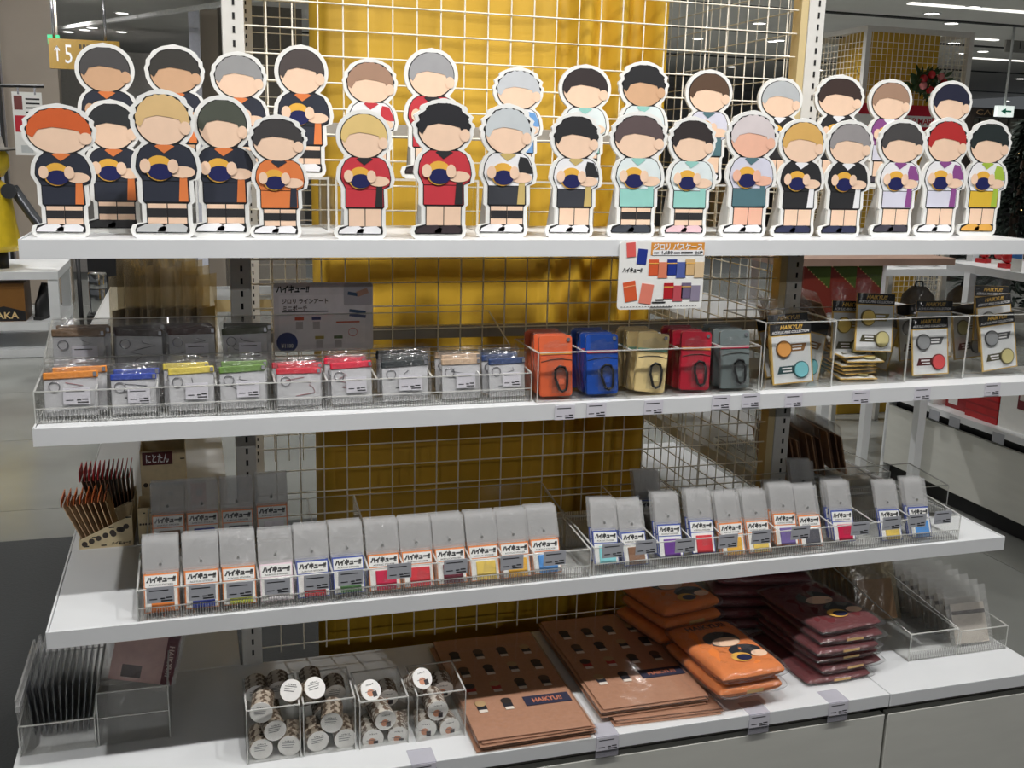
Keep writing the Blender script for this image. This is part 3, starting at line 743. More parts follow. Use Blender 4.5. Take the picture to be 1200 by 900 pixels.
pc(1160,392,-0.206,0.062,0,R(8),(200,200,190),GR,'pin card with a gold border standing at the back of the end bin',roll=R(2))
for (u, v, Y, zo, rz, lean, roll, c1, c2, nm) in ((918,440,-0.215,0.010,0.15,12,-8,OR_,AQ,'back of the first bin'),(1000,430,-0.205,0.020,0.1,10,8,Y1,OL,'back of the yellow bin'),(1016,440,-0.175,0.012,-0.2,14,18,Y1,OL,'side of the yellow bin'),(1072,430,-0.195,0.026,0.1,8,-4,GR,RD,'back of the red bin'),(1078,440,-0.165,0.010,-0.1,16,12,GR,RD,'side of the red bin'),(1135,430,-0.180,0.020,0.1,10,-3,OL,GR,'back of the end bin')):
    pc(u, v, Y, zo, rz, R(lean), c1, c2, 'pin card leaning askew at the '+nm, roll=R(roll), full=False)
# shelf-edge tags
for i, (u, v) in enumerate(((662,482),(699,479),(766,476),(845,470),(880,468),(930,468),(1009,464),(1081,460),(1163,455))):
    p = at_y(u, v, YB-0.001)
    price_tag('price tag on the shelf edge below the %s' % ['orange pass cases','blue pass cases','cream pass cases','crimson pass cases','grey pass cases','orange and aqua pin card','yellow pin cards','red and grey pin cards','olive pin cards'][i], p.x, YB-0.001, p.z-0.002)

# ------------------------------------------------------------------ hung signs
def sgn(name, label, u0, v0, u1, v1, Y, mat, rot=(0,0,0), th=0.002):
    a = at_y(u0, v1, Y); b = at_y(u1, v0, Y); w = b.x-a.x; h = at_y((u0+u1)/2, v0, Y).z-at_y((u0+u1)/2, v1, Y).z
    t = thing(name, label, 'sign', ((a.x+b.x)/2, Y, at_y((u0+u1)/2, v1, Y).z), 0, None, rot)
    poly('sign_card', t, mat, rrect(-w/2, w/2, 0, h, 0.006), 0, th)
    return t, w, h
t, w, h = sgn('product_sign', 'white sign picturing coloured pass cases, hung on the top shelf edge', 723, 283, 827, 362, YA-0.004, paper)
poly('title_panel', t, C((222,150,60)), [(-0.14*w,0.80*h),(0.49*w,0.80*h),(0.49*w,0.985*h),(-0.14*w,0.985*h)], -0.0004)
txt(t, 'ジロリ パスケース', white_t, h*0.10, (0.175*w,-0.001,0.925*h), width=w*0.58, bold=0.03)
box('price_strip', t, white_t, (w*0.60,0.0004,h*0.075), (0.18*w,-0.0006,0.838*h))
txt(t, '1,650', ink, h*0.055, (0.05*w,-0.0014,0.838*h), width=w*0.13, bold=0.03)
v, f = bars([(-0.11*w,-0.05*w,0.83*h,0.845*h),(0.125*w,0.20*w,0.826*h,0.846*h),(0.21*w,0.35*w,0.826*h,0.85*h)]); link('small_print', raw(None, v, f, ink), t, (0,-0.0014,0))
txt(t, '全5種', ink, h*0.05, (0.42*w,-0.0014,0.838*h), width=w*0.10, bold=0.02)
txt(t, 'ハイキュー!!', ink, h*0.075, (-0.345*w,-0.0006,0.585*h), width=w*0.23, bold=0.05, shear=0.2)
def pcimg(cx, cz, col, s=1.0, r=0.0, st=None):
    k = box('picture_case', t, C(col), (0.115*w*s,0.0004,0.235*h*s), (cx*w,-0.0006,cz*h), (0,r,0))
    if st: box('picture_stripe', k, C(st), (0.115*w*s,0.0003,0.012*h), (0,-0.0004,0.06*h*s))
for cx, cz, c in ((-0.10,0.60,(214,92,52)),(0.115,0.60,(34,54,140)),(0.33,0.60,(216,180,128)),(0.09,0.25,(176,30,40)),(0.30,0.25,(112,100,128))):
    pcimg(cx, cz+0.02, c, 1.0, 0.0, (240,190,90)); pcimg(cx+0.11, cz-0.02, tuple(int(x*0.75+60) for x in c))
pcimg(-0.37, 0.88, (224,96,90), 0.9, R(-5)); pcimg(-0.24, 0.78, (34,54,140), 0.95, R(5)); pcimg(-0.36, 0.27, (214,92,52), 1.25, R(-10), (240,170,120)); pcimg(-0.17, 0.23, (226,130,110), 1.25, R(8))
v, f = bars([(-0.46*w+i*0.035*w, -0.46*w+(i*0.035+0.02)*w, 0.035*h, 0.043*h) for i in range(26)]); link('stitched_border', raw(None, v, f, ink), t, (0,-0.0006,0))
v, f = bars([(-0.12*w,0.14*w,0.022*h,0.034*h),(-0.10*w,0.06*w,0.09*h,0.11*h),(-0.06*w,0.04*w,0.13*h,0.15*h)]); link('small_print', raw(None, v, f, ink), t, (0,-0.0008,0))
t, w, h = sgn('product_sign', 'pale sign picturing zip pouches, standing behind the red ones', 322, 331, 437, 411, -0.014, M('lilac_card', (238,232,236), 0.5))
txt(t, 'ハイキュー!!', ink, h*0.11, (-0.31*w,-0.001,0.91*h), width=w*0.33, bold=0.05, shear=0.2)
poly('frame_panel', t, M('lilac_card_light', (246,240,244), 0.5), rrect(-0.45*w,0.42*w,0.10*h,0.82*h,0.004), -0.0004)
txt(t, 'ジロリ ラインアート', C((84,62,60)), h*0.075, (-0.19*w,-0.001,0.735*h), width=w*0.46, bold=0.03)
txt(t, 'ミニポーチ', C((84,62,60)), h*0.075, (-0.29*w,-0.001,0.635*h), width=w*0.24, bold=0.03)
v, f = bars([(-0.42*w,0.04*w,0.575*h,0.59*h)]); link('small_print', raw(None, v, f, ink), t, (0,-0.0008,0))
for cx, cz, c in ((-0.25,0.48,(206,90,60)),(-0.08,0.48,(60,80,130)),(-0.05,0.20,(180,160,70)),(0.14,0.20,(90,110,70))):
    k = box('picture_band', t, C(c), (0.09*w,0.0004,0.045*h), (cx*w,-0.0008,cz*h)); box('picture_pouch', k, C((196,188,192)), (0.07*w,0.0004,0.11*h), (0,0,-0.10*h))
poly('picture_panel', t, C((196,192,200)), rrect(0.20*w,0.49*w,0.66*h,0.985*h,0.003), -0.0006)
box('picture_band', t, C((70,96,130)), (0.10*w,0.0004,0.05*h), (0.29*w,-0.001,0.83*h), (0,R(10),0)); box('picture_band', t, C((190,150,130)), (0.12*w,0.0004,0.08*h), (0.39*w,-0.001,0.85*h), (0,R(-20),0))
for k, c in enumerate(((70,96,130),(90,100,140))): box('picture_band', t, C(c), (0.17*w,0.0004,0.045*h), (0.34*w,-0.001,(0.57-0.06*k)*h), (0,R(8),0))
box('picture_band', t, C((206,100,70)), (0.24*w,0.0004,0.022*h), (0.24*w,-0.001,0.42*h))
v, f = tube([(0.045*w*math.cos(a*0.5236), 0, 0.06*h*math.sin(a*0.5236)) for a in range(12)], 0.0006, 4, True)
link('picture_ring', raw(None, v, f, C((206,70,60))), t, (0.29*w,-0.001,0.27*h))
r_ = cyl('price_roundel', t, C((38,58,124)), 0.105*w, 0.0012, (-0.375*w,0.0,0.135*h), (R(90),0,0), n=28)
txt(t, '¥1100', white_t, h*0.065, (-0.375*w,-0.0018,0.09*h), width=w*0.12, bold=0.02)
# ------------------------------------------------------------------ sticker packs on the third shelf
ART = {'orange':(224,128,58),'blue':(48,66,158),'lime':(196,204,70),'white':(232,226,230),'red':(206,62,70),'green':(92,140,84),'crimson':(196,40,76),'maroon':(108,44,58),'yellow':(226,196,100),'sky':(92,150,214),'aqua':(136,206,212),'brown':(140,106,84),'purple':(112,66,150),'amber':(230,176,70),'violet':(120,104,160),'grey':(90,90,98)}
def sticker_pack(label, group, x, y, z, lean, frame, art, roll=0.0, w=0.057):
    L = 0.130
    t = thing('sticker_pack', label, 'sticker pack', (x, y, z), 0, group, rot=(-lean, roll, 0))
    fm = C(frame)
    box('frame_card', t, fm, (w*0.94, 0.0012, L*0.48), (0,0,L*0.25))
    box('card_face', t, paper, (w*0.88, 0.0006, L*0.285), (0,-0.0009,L*0.165))
    hd = box('header', t, paper, (w*0.88, 0.0006, L*0.145), (0,-0.0009,L*0.395))
    txt(hd, 'ハイキュー!!', ink, L*0.082, (0,-0.0006,L*0.018), width=w*0.82, bold=0.10, shear=0.2)
    txt(hd, 'ACRYLIC STICKER', ink, L*0.020, (0,-0.0006,-L*0.048), width=w*0.66, bold=0.01)
    if art != 'none':
        a = box('acrylic_sticker', t, C(ART[art], 0.3), (w*0.62, 0.0022, L*0.25), (w*0.04,-0.002,L*0.145), bev=0.0005, seg=1)
    b = box('film_sleeve', t, clear('sleeve_film', (0.97,0.97,0.97), 0.16, 1.5, bump=0.2, bscale=30, milk=0.20, milkcol=(0.95,0.95,0.94), boost=0.06), (w, 0.0030, L*0.44), (0,0.0002,L*0.715))
    cyl('hang_hole', t, C((110,110,108)), 0.0024, 0.0008, (0,-0.0018,L*0.60), (R(90),0,0), n=10)
    link('clear_bag', bagmesh(w*1.03, L*0.945, 0.007, 5, film, 6), t, (0,0,-0.001))
    return t
OF=(232,138,72); BF_=(60,84,168); PF_=(236,214,222)
LN = R(25)
def packrow(spec, Y, zoff, vref, side, copies, pw=0.057):
    for i, (u, fr, art, n, dz, roll) in enumerate(spec):
        p = at_y(u, vref(u), Y)
        fn = {OF:'orange', BF_:'blue', PF_:'pale pink'}[fr]
        for k in range(n):
            sticker_pack('%s-framed sticker pack, %s sticker,%s%s' % (fn, art, side, '' if k == 0 else ', %s back' % ORD[k]), 'sticker packs%s' % side,
                         p.x+(0.0015*((k*5+i)%3-1) if k else 0), Y+0.0095*k, zC+zoff+dz+(0.0 if k == 0 else 0.001), LN, fr, art, R(roll), pw)
SL = [(189,OF,'orange',3,0,0),(237,OF,'blue',3,0,0),(281,OF,'lime',3,0,0),(325,PF_,'white',2,0,0),(368,BF_,'red',3,0,0),(410,BF_,'green',3,0.001,0),(452,OF,'crimson',3,0,0),(492,OF,'red',3,0,0),(531,OF,'maroon',3,0,0),(570,OF,'yellow',3,0,0),(607,OF,'amber',3,0,0),(643,OF,'sky',3,0.002,0)]
vl = lambda u: 700-(u-189)*0.115
divs = []
for (a,_,_,_,_,_),(b,_,_,_,_,_) in zip(SL, SL[1:]): divs.append(at_y((a+b)/2, vl((a+b)/2), -0.335).x)
tray('clear_tray', 'long clear tray of sticker packs beside the white shelf corner', -0.250, 0.527, -0.346, -0.200, zC, 0.052, 0.062, div=divs, ribs=0.020, lip=0.022)
tray('clear_tray', 'raised clear tray behind the first row of sticker packs', -0.240, 0.527, -0.196, -0.060, zC, 0.070, 0.090, div=[-0.16,-0.08,0.0,0.05,0.14], ribs=0.020)
packrow(SL, -0.334, 0.006, vl, ' in the front of the long tray', 3)
SLr = [(197,OF,'brown',2,0,0),(238,OF,'blue',2,0,0),(279,OF,'grey',2,0,0),(320,OF,'white',2,0.004,0)]
packrow(SLr, -0.184, 0.054, lambda u: 620-(u-197)*0.05, ' in the raised row', 2)
SR_ = [(712,BF_,'aqua',3,0.006,3),(747,BF_,'brown',3,-0.001,0),(788,BF_,'purple',3,0.008,2),(826,BF_,'red',3,0.010,2),(862,OF,'amber',3,0,0),(893,OF,'yellow',3,0.0,1),(924,OF,'violet',4,0.010,2),(954,OF,'grey',3,0.002,1),(992,BF_,'crimson',4,0.006,2),(1048,BF_,'yellow',2,-0.001,2),(1083,BF_,'sky',3,-0.001,2)]
vr = lambda u: 650-(u-712)*0.105
divs = []
for a, b in ((712,747),(747,788),(788,826),(826,862),(893,924),(954,992),(1010,1030),(1048,1083)): divs.append(at_y((a+b)/2, vr((a+b)/2), -0.33).x)
tray('clear_tray', 'long clear tray of sticker packs at the end of the shelf with the free corner', 0.533, 1.335, -0.344, -0.200, zC, 0.052, 0.062, div=divs, ribs=0.020, lip=0.022)
tray('clear_tray', 'raised, nearly empty clear tray behind the second row of sticker packs', 0.533, 1.425, -0.196, -0.060, zC, 0.062, 0.072, div=[0.66,0.80,0.98,1.14,1.28], ribs=0.020)
packrow(SR_, -0.330, 0.006, vr, ' in the tray near the free corner', 3, 0.052)
packrow([(765,BF_,'grey',3,0.0,3),(948,BF_,'grey',3,0.0,4)], -0.180, 0.010, lambda u: 588-(u-765)*0.06, ' alone in the raised tray', 3)
TG = [(188,697,'orange'),(237,694,'blue'),(281,691,'lime'),(325,687,'white'),(371,682,'red, blue-framed'),(411,677,'green'),(468,669,'crimson'),(534,664,'maroon'),(600,659,'amber'),(650,654,'sky blue')]
for (u, v, nm) in TG:
    p = at_y(u, v, -0.349); price_tag('grey price tag on the tray front below the %s sticker pack' % nm, p.x, -0.349, p.z, 0.042, 0.027, tagg, group='grey price tags on the tray fronts')
TG = [(718,645,'aqua'),(757,641,'brown, blue-framed'),(803,639,'purple'),(853,634,'red, blue-framed'),(892,629,'yellow'),(938,624,'violet'),(1008,619,'crimson'),(1045,613,'yellow, blue-framed'),(1075,610,'sky, blue-framed'),(1105,606,'last')]
for (u, v, nm) in TG:
    p = at_y(u, v, -0.347); price_tag('grey price tag on the second tray, below the %s sticker pack' % nm, p.x, -0.347, p.z, 0.041, 0.027, tagg, group='grey price tags on the tray fronts')

# ------------------------------------------------------------------ display boxes of cards at the left end
cream = M('cream_carton', (222,204,164), 0.55, var=0.08, scale=60)
def dots_print(parent, pts, r, y):
    for (x, z) in pts:
        cyl('printed_dot', parent, C((70,60,54)), r, 0.0004, (x, y, z), (R(90),0,0), n=12)
def carton(label, x0, x1, y0, y1, z0, hl, hr, text, cards, cardcol, ncard, title=None):
    t = thing('display_carton', label, 'display box', ((x0+x1)/2, y0, z0))
    w, D = x1-x0, y1-y0
    P = [(-w/2,0),(w/2,0),(w/2,hr),(-w/2,hl)]
    f = poly('front_panel', t, cream, P, 0, 0.0015); poly('back_panel', t, cream, P, D-0.0015, 0.0015)
    box('carton_floor', t, cream, (w, D-0.003, 0.0015), (0,D/2,0.00075))
    box('side_panel', t, cream, (0.0015, D-0.003, hl), (-w/2+0.00075,D/2,hl/2)); box('side_panel', t, cream, (0.0015, D-0.003, hr), (w/2-0.00075,D/2,hr/2))
    n = 7
    dots_print(f, [(-w*0.40+w*0.78*k/(n-1), hl*0.55+(hr-hl)*0.75*k/(n-1)*0.9) for k in range(n)]+[(w*0.14,hr*0.42),(w*0.30,hr*0.55)], min(w*0.055, 0.0055), -0.0001)
    txt(f, 'ハイキュー!!', ink, 0.007, (w*0.27,-0.0005,0.008), width=w*0.36, bold=0.04, shear=0.2)
    v, ff = bars([(-w*0.42+k*w*0.16, -w*0.42+k*w*0.16+w*0.10, 0.004+(hl*0.9+(hr-hl)*k/5-0.008)*(k%2), 0.0065+(hl*0.9+(hr-hl)*k/5-0.008)*(k%2)) for k in range(6)]); link('small_print', raw(None, v, ff, ink), f, (0,-0.0004,0))
    if title:
        b = box('title_panel', f, C((92,34,36)), (w*0.66, 0.0006, hr*0.17), (-w*0.12,-0.0006,hr*0.90)); txt(b, title, white_t, hr*0.12, (0,-0.0006,0), width=w*0.5, bold=0.03)
    return t
p0 = at_z(97, 651, zC); p1 = at_z(158, 649, zC)
bx = carton('cream card display box with sloping front, cards fanned out to the left', -0.368, -0.272, 0.0, 0.085, zC, 0.018, 0.062, True, True, None, 0)
card_o = M('kraft_card', (206,176,138), 0.5); card_t = C((206,110,52)); card_r = C((176,30,38))
for k in range(8):
    t = thing('card_packet', 'kraft card packet with orange top, %s from the leaning end of the sloping box' % ORD[k], 'card packet', (-0.357+0.0085*k, 0.043, zC+0.003), 0, 'fanned card packets with orange tops', rot=(0,R(-24+1.5*k),0))
    box('packet', t, card_o, (0.0016, 0.066, 0.088), (0,0,0.044)); box('packet_top', t, card_t, (0.0018, 0.066, 0.014), (0,0,0.095), (0,R(25),0))
carton('second cream card display box just behind the sloping one', -0.368, -0.272, 0.095, 0.180, zC, 0.018, 0.062, True, True, None, 0)
for k in range(12):
    t = thing('card_packet', 'kraft card packet with red top, %s from the leaning end of its box' % ORD[k], 'card packet', (-0.344+0.0062*k, 0.138, zC+0.006), 0, 'card packets with red tops', rot=(0,R(-14+1.2*k),0))
    box('packet', t, M('dark_kraft_card', (120,84,58), 0.5), (0.0014, 0.066, 0.098), (0,0,0.049)); box('packet_top', t, card_r, (0.0016, 0.066, 0.022), (-0.001,0,0.108), (0,R(12),0))
carton('upright cream display box with dark title panel', -0.258, -0.172, 0.105, 0.185, zC, 0.155, 0.155, True, True, None, 0, 'にとたん')
carton('small cream display box beside the sticker trays', -0.262, -0.222, 0.004, 0.08, zC, 0.072, 0.072, True, True, None, 0)
t = thing('red_card', 'small red and orange card beside the upright display box', 'card', (-0.150, 0.13, zC)); box('card', t, C((214,88,50)), (0.030,0.002,0.075), (0,0,0.0375)); box('lower_print', t, C((168,28,34)), (0.030,0.001,0.032), (-0.004,-0.0016,0.018)); box('figure_print', t, C((60,40,36)), (0.012,0.001,0.014), (0.002,-0.0016,0.055))
# bags fanned at the left end of the second shelf
brownbag = clear('brown_tinted_bag', (0.86,0.82,0.72), 0.2, 1.5, bump=0.6, bscale=30, milk=0.16, milkcol=(0.66,0.58,0.44), boost=0.07)
for k in range(13):
    t = thing('bagged_goods', 'dark goods in a tall clear bag, %s in the bundle counted towards the post' % ORD[k], 'bagged goods', (-0.282+0.0135*k, 0.17+0.008*((k*3)%5), zB+0.001), 0, 'tall clear bags in the bundle', rot=(0,R(2),R(60)))
    box('contents', t, M('dark_goods', (92,76,56), 0.6, var=0.3), (0.06, 0.003, 0.10), (0,0,0.055)); link('clear_bag', bagmesh(0.080, 0.172+0.014*((k*3)%4), 0.012, k % 3, brownbag), t)
# brown bagged packets at the right end (second and third shelf)
def packets(label, group, n, x0, dx, y0, dy, z, h, w, lean, rz):
    for k in range(n):
        t = thing('bagged_packet', label % ORD[k], 'packet', (x0+dx*k, y0+dy*k, z), 0, group, rot=(-lean,0,rz))
        t.location.y += 0.006*((k*5)%3-1); t.location.z += 0.006+0.006*((k*3)%4)
        box('paper_packet', t, M('brown_packet_%d' % (k % 3), ((186,142,104),(120,84,58),(150,108,76))[k % 3], 0.55, var=0.2, scale=50), (w, 0.0025, h*0.80), (0,0,h*0.42)); link('clear_bag', bagmesh(w*1.06, h*1.08, 0.009, k % 4, film), t, (0,0,-0.001))
packets('brown packet in clear bag, %s from the post, behind the pin card bins', 'bagged packets behind the pin cards', 10, 1.165, 0.0135, 0.10, 0.004, zB, 0.115, 0.14, R(28), R(84))
packets('brown packet in clear bag, %s from the post, on the right end shelf', 'bagged packets on the right end', 13, 1.175, 0.0155, 0.12, 0.003, zC+0.004, 0.120, 0.17, R(14), R(82))
tray('clear_tray', 'clear tray under the brown bagged packets on the right end', 1.16, 1.43, 0.01, 0.38, zC, 0.03, 0.03, ribs=0.016)
# red and green gift boxes on the right end of the second shelf
t = thing('side_table', 'white table with a wooden top board behind the pin card bins', 'table', (0,0,0))
bb('table_top', t, white, 2.30, 3.05, 1.85, 2.30, 0.92, 0.95); bb('wooden_board', t, M('pinkish_wood', (176,146,130), 0.5, var=0.1, scale=6, stretch=(1,8,1)), 2.20, 3.05, 1.80, 2.30, 1.165, 1.195)
for (x, y) in ((2.31,1.86),(3.0,1.86),(2.31,2.25),(3.0,2.25)): bb('leg', t, white, x, x+0.04, y, y+0.04, 0.0, 0.92)
for (x, y) in ((2.31,2.25),(3.0,2.25)): bb('board_post', t, white, x, x+0.04, y, y+0.04, 0.95, 1.165)
GX = [2.43, 2.56, 2.69]
for k in range(3):
    t = thing('gift_box', 'red and green zigzag gift box, %s from the slotted post' % ORD[k], 'gift box', (GX[k], 1.90, 0.95), R(-6), 'red and green gift boxes')
    box('box_body', t, C((150,58,44)), (0.125, 0.12, 0.205), (0,0.06,0.1025))
    poly('green_half', t, C((86,108,40)), [(-0.061,0.204),(0.061,0.105),(0.061,0.204)], -0.0008)
    v, f = bars([(-0.059+0.013*i,-0.054+0.013*i,0.203-0.0106*i-0.005,0.203-0.0106*i) for i in range(9)]); link('zigzag_print', raw('zig', v, f, C((226,196,120))), t, (0,-0.0014,0))
# cream boxes seen through the mesh
for k, c in enumerate(((210,170,40),(210,170,40),(70,100,80),(70,100,80),(196,60,40),(196,60,40))):
    t = thing('carded_box', 'cream box with %s lid on the right end shelf, seen through the mesh' % ('yellow','yellow','green','green','red','red')[k], 'box', (1.172, 1.28-0.062*k-0.05, zB), 0, 'cream boxes behind the mesh')
    box('box_body', t, M('cream_carton'), (0.045, 0.056, 0.07), (0,0,0.035)); box('lid', t, C(c), (0.046, 0.057, 0.03), (0,0,0.0855)); box('dark_mark', t, ink, (0.001, 0.03, 0.008), (-0.0235,0,0.02))
# clear boxes on the far shelf
for k in range(4):
    t = thing('clear_box', 'clear plastic box on the far shelf behind the mesh', 'box', (-0.18+0.16*k, YBK+0.12, zA-0.12), 0, 'clear boxes on the far shelf')
    box('box_shell', t, acr, (0.11, 0.11, 0.07), (0,0,0.0355)); box('cut_edge', t, acre, (0.112, 0.002, 0.003), (0,-0.056,0.07)); box('white_goods', t, paper, (0.05,0.05,0.04), (0,0,0.02+0.0008))
# ------------------------------------------------------------------ worktop: tape rolls
capm = M('white_cap_label', (234,232,228), 0.4)
cuts = [('tape', (0.92,0.92,0.90))]
def tapemat(name, a, b, sc_):
    if name in MATS: return MATS[name]
    m = M(name, a, 0.4, var=0.0); nt = m.node_tree
    rp = [n for n in nt.nodes if n.type == 'VALTORGB'][0]; nz = [n for n in nt.nodes if n.type == 'TEX_NOISE'][0]
    nz.inputs['Scale'].default_value = sc_; rp.color_ramp.interpolation = 'CONSTANT'; rp.color_ramp.elements[0].position = 0.0
    rp.color_ramp.elements[1].position = 0.52; rp.color_ramp.elements[0].color = (*lin(a),1); rp.color_ramp.elements[1].color = (*lin(b),1); return m
tp1 = tapemat('figured_tape', (206,200,190), (112,94,80), 120); tp2 = tapemat('brown_tape', (176,164,148), (96,80,66), 110)
def tape(label, group, loc, rot, kind, L=0.055, r=0.0195):
    t = thing('tape_roll', label, 'tape roll', loc, 0, group, rot=rot)
    m = tp1 if kind else tp2
    for k in range(3):
        v, f = lathe([(r*0.985,0),(r,0.001),(r,L/3-0.0015),(r*0.985,L/3-0.0005)], 22)
        link('roll', raw(('roll',kind,L), v, f, m, True), t, (0,0,0.001+k*L/3))
    c = cyl('end_label', t, capm, r*0.97, 0.0008, (0,0,-0.0006), n=24)
    if kind:
        cyl('printed_dot', c, C((206,142,110)), r*0.34, 0.0003, (-r*0.1,r*0.22,-0.0004), n=14)
        box('printed_block', c, C((50,44,48)), (r*0.42,r*0.5,0.0004), (r*0.25,r*0.42,-0.0004))
    txt(c, 'ハイキュー!!', ink, r*0.17, (0,-r*0.52 if kind else -r*0.5,-0.0006), width=r*0.75, bold=0.04, rot=(math.pi,0,0))
    v, f = bars([(-r*0.6,r*(0.3+0.1*(k%3)),r*(0.05+0.2*k-0.15),r*(0.05+0.2*k-0.10)) for k in range(3 if not kind else 1)])
    link('small_print', raw(('tsp',kind), v, f, C((90,90,92))), c, (0,0,-0.0006), (R(90),0,0))
    return t
TB = [(-0.088,0.002,-0.362,0.098,0),(0.006,0.096,-0.362,0.098,0),(0.102,0.189,-0.364,0.088,1),(0.203,0.292,-0.366,0.088,1)]
TBL = ['clear box of brown tape rolls beside the slotted post','clear box of brown tape rolls next to the figured ones','clear box of figured tape rolls between two others','clear box of figured tape rolls beside the paper bags']
for (x0,x1,y0,h,kd), lab in zip(TB, TBL): tray('clear_box', lab, x0, x1, y0, y0+0.105, zD, h, h+0.004, ribs=0, th=0.003)
CAPS = [(306,835,0,0),(322.5,856,0,0),(306.5,878,0,0),(339,874,0,0),(341,809,0,1),(369,806,0,1),(388.7,847,0,0),(372.7,868.7,0,0),(404.7,866,0,0),(434.5,808.7,1,1),(452,844,1,0),(437,866,1,0),(467,863,1,0),(495,795,1,1),(513,832.7,1,0),(499,854.5,1,0),(527,852.7,1,0)]
bname = lambda u: 'the box beside the slotted post' if u < 354 else ('the second box' if u < 420 else ('the third box' if u < 482 else 'the box beside the paper bags'))
for i, (u, v, kd, tilt) in enumerate(CAPS):
    Y = -0.352 if not tilt else -0.335
    p = at_y(u, v, Y)
    tape('%s tape roll %s in %s' % ('figured' if kd else 'brown', 'tilted on top' if tilt else 'lying label outward', bname(u)), 'tape rolls in %s' % bname(u),
         (p.x, Y, p.z), (R(-90-(-48 if tilt else 0)) if False else (R(-90) if not tilt else R(-128)), 0, R(8*((i*5)%3-1)) if not tilt else R(-25 if u < 350 else 20)), kd)
for (x, z, kd, nm) in ((-0.066,0.665,0,'the box beside the slotted post'),(-0.028,0.668,0,'the box beside the slotted post'),(0.028,0.668,0,'the second box'),(0.070,0.648,0,'the second box'),(-0.045,0.62,0,'the box beside the slotted post'),(0.05,0.605,0,'the second box'),(0.13,0.60,1,'the third box'),(0.165,0.625,1,'the third box'),(0.235,0.605,1,'the box beside the paper bags'),(0.268,0.628,1,'the box beside the paper bags')):
    tape('%s tape roll at the back of %s' % ('figured' if kd else 'brown', nm), 'tape rolls at the back of the boxes', (x, -0.292, z), (R(-78),0,0), kd, 0.032)

# ------------------------------------------------------------------ kraft paper bags
def kbag(label, group, cx, cy, z, rz, w, L, top):
    t = thing('paper_bag', label, 'paper bag', (cx, cy, z), rz, group)
    box('bag', t, kraft, (w, L, 0.0022), (0,0,0.0011), bev=0.0006, seg=1)
    fl_ = box('bag_sleeve', t, clear('flat_sleeve', (0.96,0.95,0.94), 0.10, 1.45, boost=0.02, bump=0.15, bscale=14), (w*1.02, L*1.02, 0.0030), (0,0,0.0018))
    if top:
        for r_ in range(4):
            for c_ in range(4):
                if r_ == 3 and c_ > 1: continue
                x = (-0.36+0.235*c_)*w+0.02*w*(r_%2); y = (0.30-0.175*r_)*L
                hair = ((52,46,44),(84,66,56),(60,56,58),(180,150,110))[(r_+c_)%4]
                hd = cyl('printed_dot', t, C(hair), w*0.050, 0.0004, (x, y+L*0.028, 0.0034), n=12)
                box('printed_block', t, C((40,42,50) if (r_ != 2 or c_ > 1) else (176,52,50)), (w*0.085, L*0.036, 0.0004), (x, y-L*0.010, 0.0035)); box('printed_block', t, C((226,216,204)), (w*0.075, L*0.024, 0.0004), (x, y-L*0.040, 0.0035)); 
        lb = box('title_patch', t, C((52,54,74)), (w*0.42, L*0.085, 0.0006), (w*0.26, -L*0.225, 0.0036)); txt(lb, 'HAIKYU!!', C((206,128,96)), L*0.040, (0,0,0.0006), width=w*0.27, bold=0.02, rot=(0,0,0))
    return t
for k in range(6): kbag('flat kraft bag %s the stack beside the tape boxes' % ('with small figures, topmost of' if k == 5 else ORD[k]+' from the bottom of'), 'kraft bags beside the tape boxes', 0.410+0.004*((k*5)%3-1), -0.232+0.004*((k*7)%3-1), zD+0.0034*k, R(0.5*((k*3)%5-2)), 0.212, 0.385, k == 5)
for k in range(8): kbag('flat kraft bag %s the stack beside the orange towels' % ('with small figures, topmost of' if k == 7 else ORD[k]+' from the bottom of'), 'kraft bags beside the orange towels', 0.655+0.026*(k < 3)+0.003*((k*5)%3-1), -0.200-0.022*(k < 3)+0.004*((k*7)%3-1), zD+0.0034*k, R(-2.5 if k < 3 else 0.5*((k*3)%3-1)), 0.214, 0.375, k == 7)

# ------------------------------------------------------------------ bagged towels
def pillow(w, L, h, seed, mat, n=14):
    key = ('pil', w, L, h, seed, mat.name)
    if key in MESH: return MESH[key]
    rnd = random.Random(seed); v, f = [], []
    for s in (-1, 1):
        for j in range(n+1):
            for i in range(n+1):
                a, b = math.sin((i/n-0.5)*math.pi), math.sin((j/n-0.5)*math.pi)
                k = (1-abs(a)**9)**0.42*(1-abs(b)**9)**0.42
                v.append((a*w/2*(1-0.03*abs(b)**3), b*L/2*(1-0.03*abs(a)**3), h/2+s*h/2*k+rnd.uniform(-0.0012,0.0012)*k))
    m = (n+1)**2
    for q in range(2):
        for j in range(n):
            for i in range(n):
                a = q*m+j*(n+1)+i; f.append((a,a+1,a+n+2,a+n+1) if q else (a,a+n+1,a+n+2,a+1))
    return raw(key, v, f, mat, True)
tow_o = M('orange_towel', (228,128,58), 0.9, var=0.06, bump=0.25, bscale=400); tow_m = M('maroon_towel', (98,30,34), 0.9, var=0.08, bump=0.25, bscale=400)
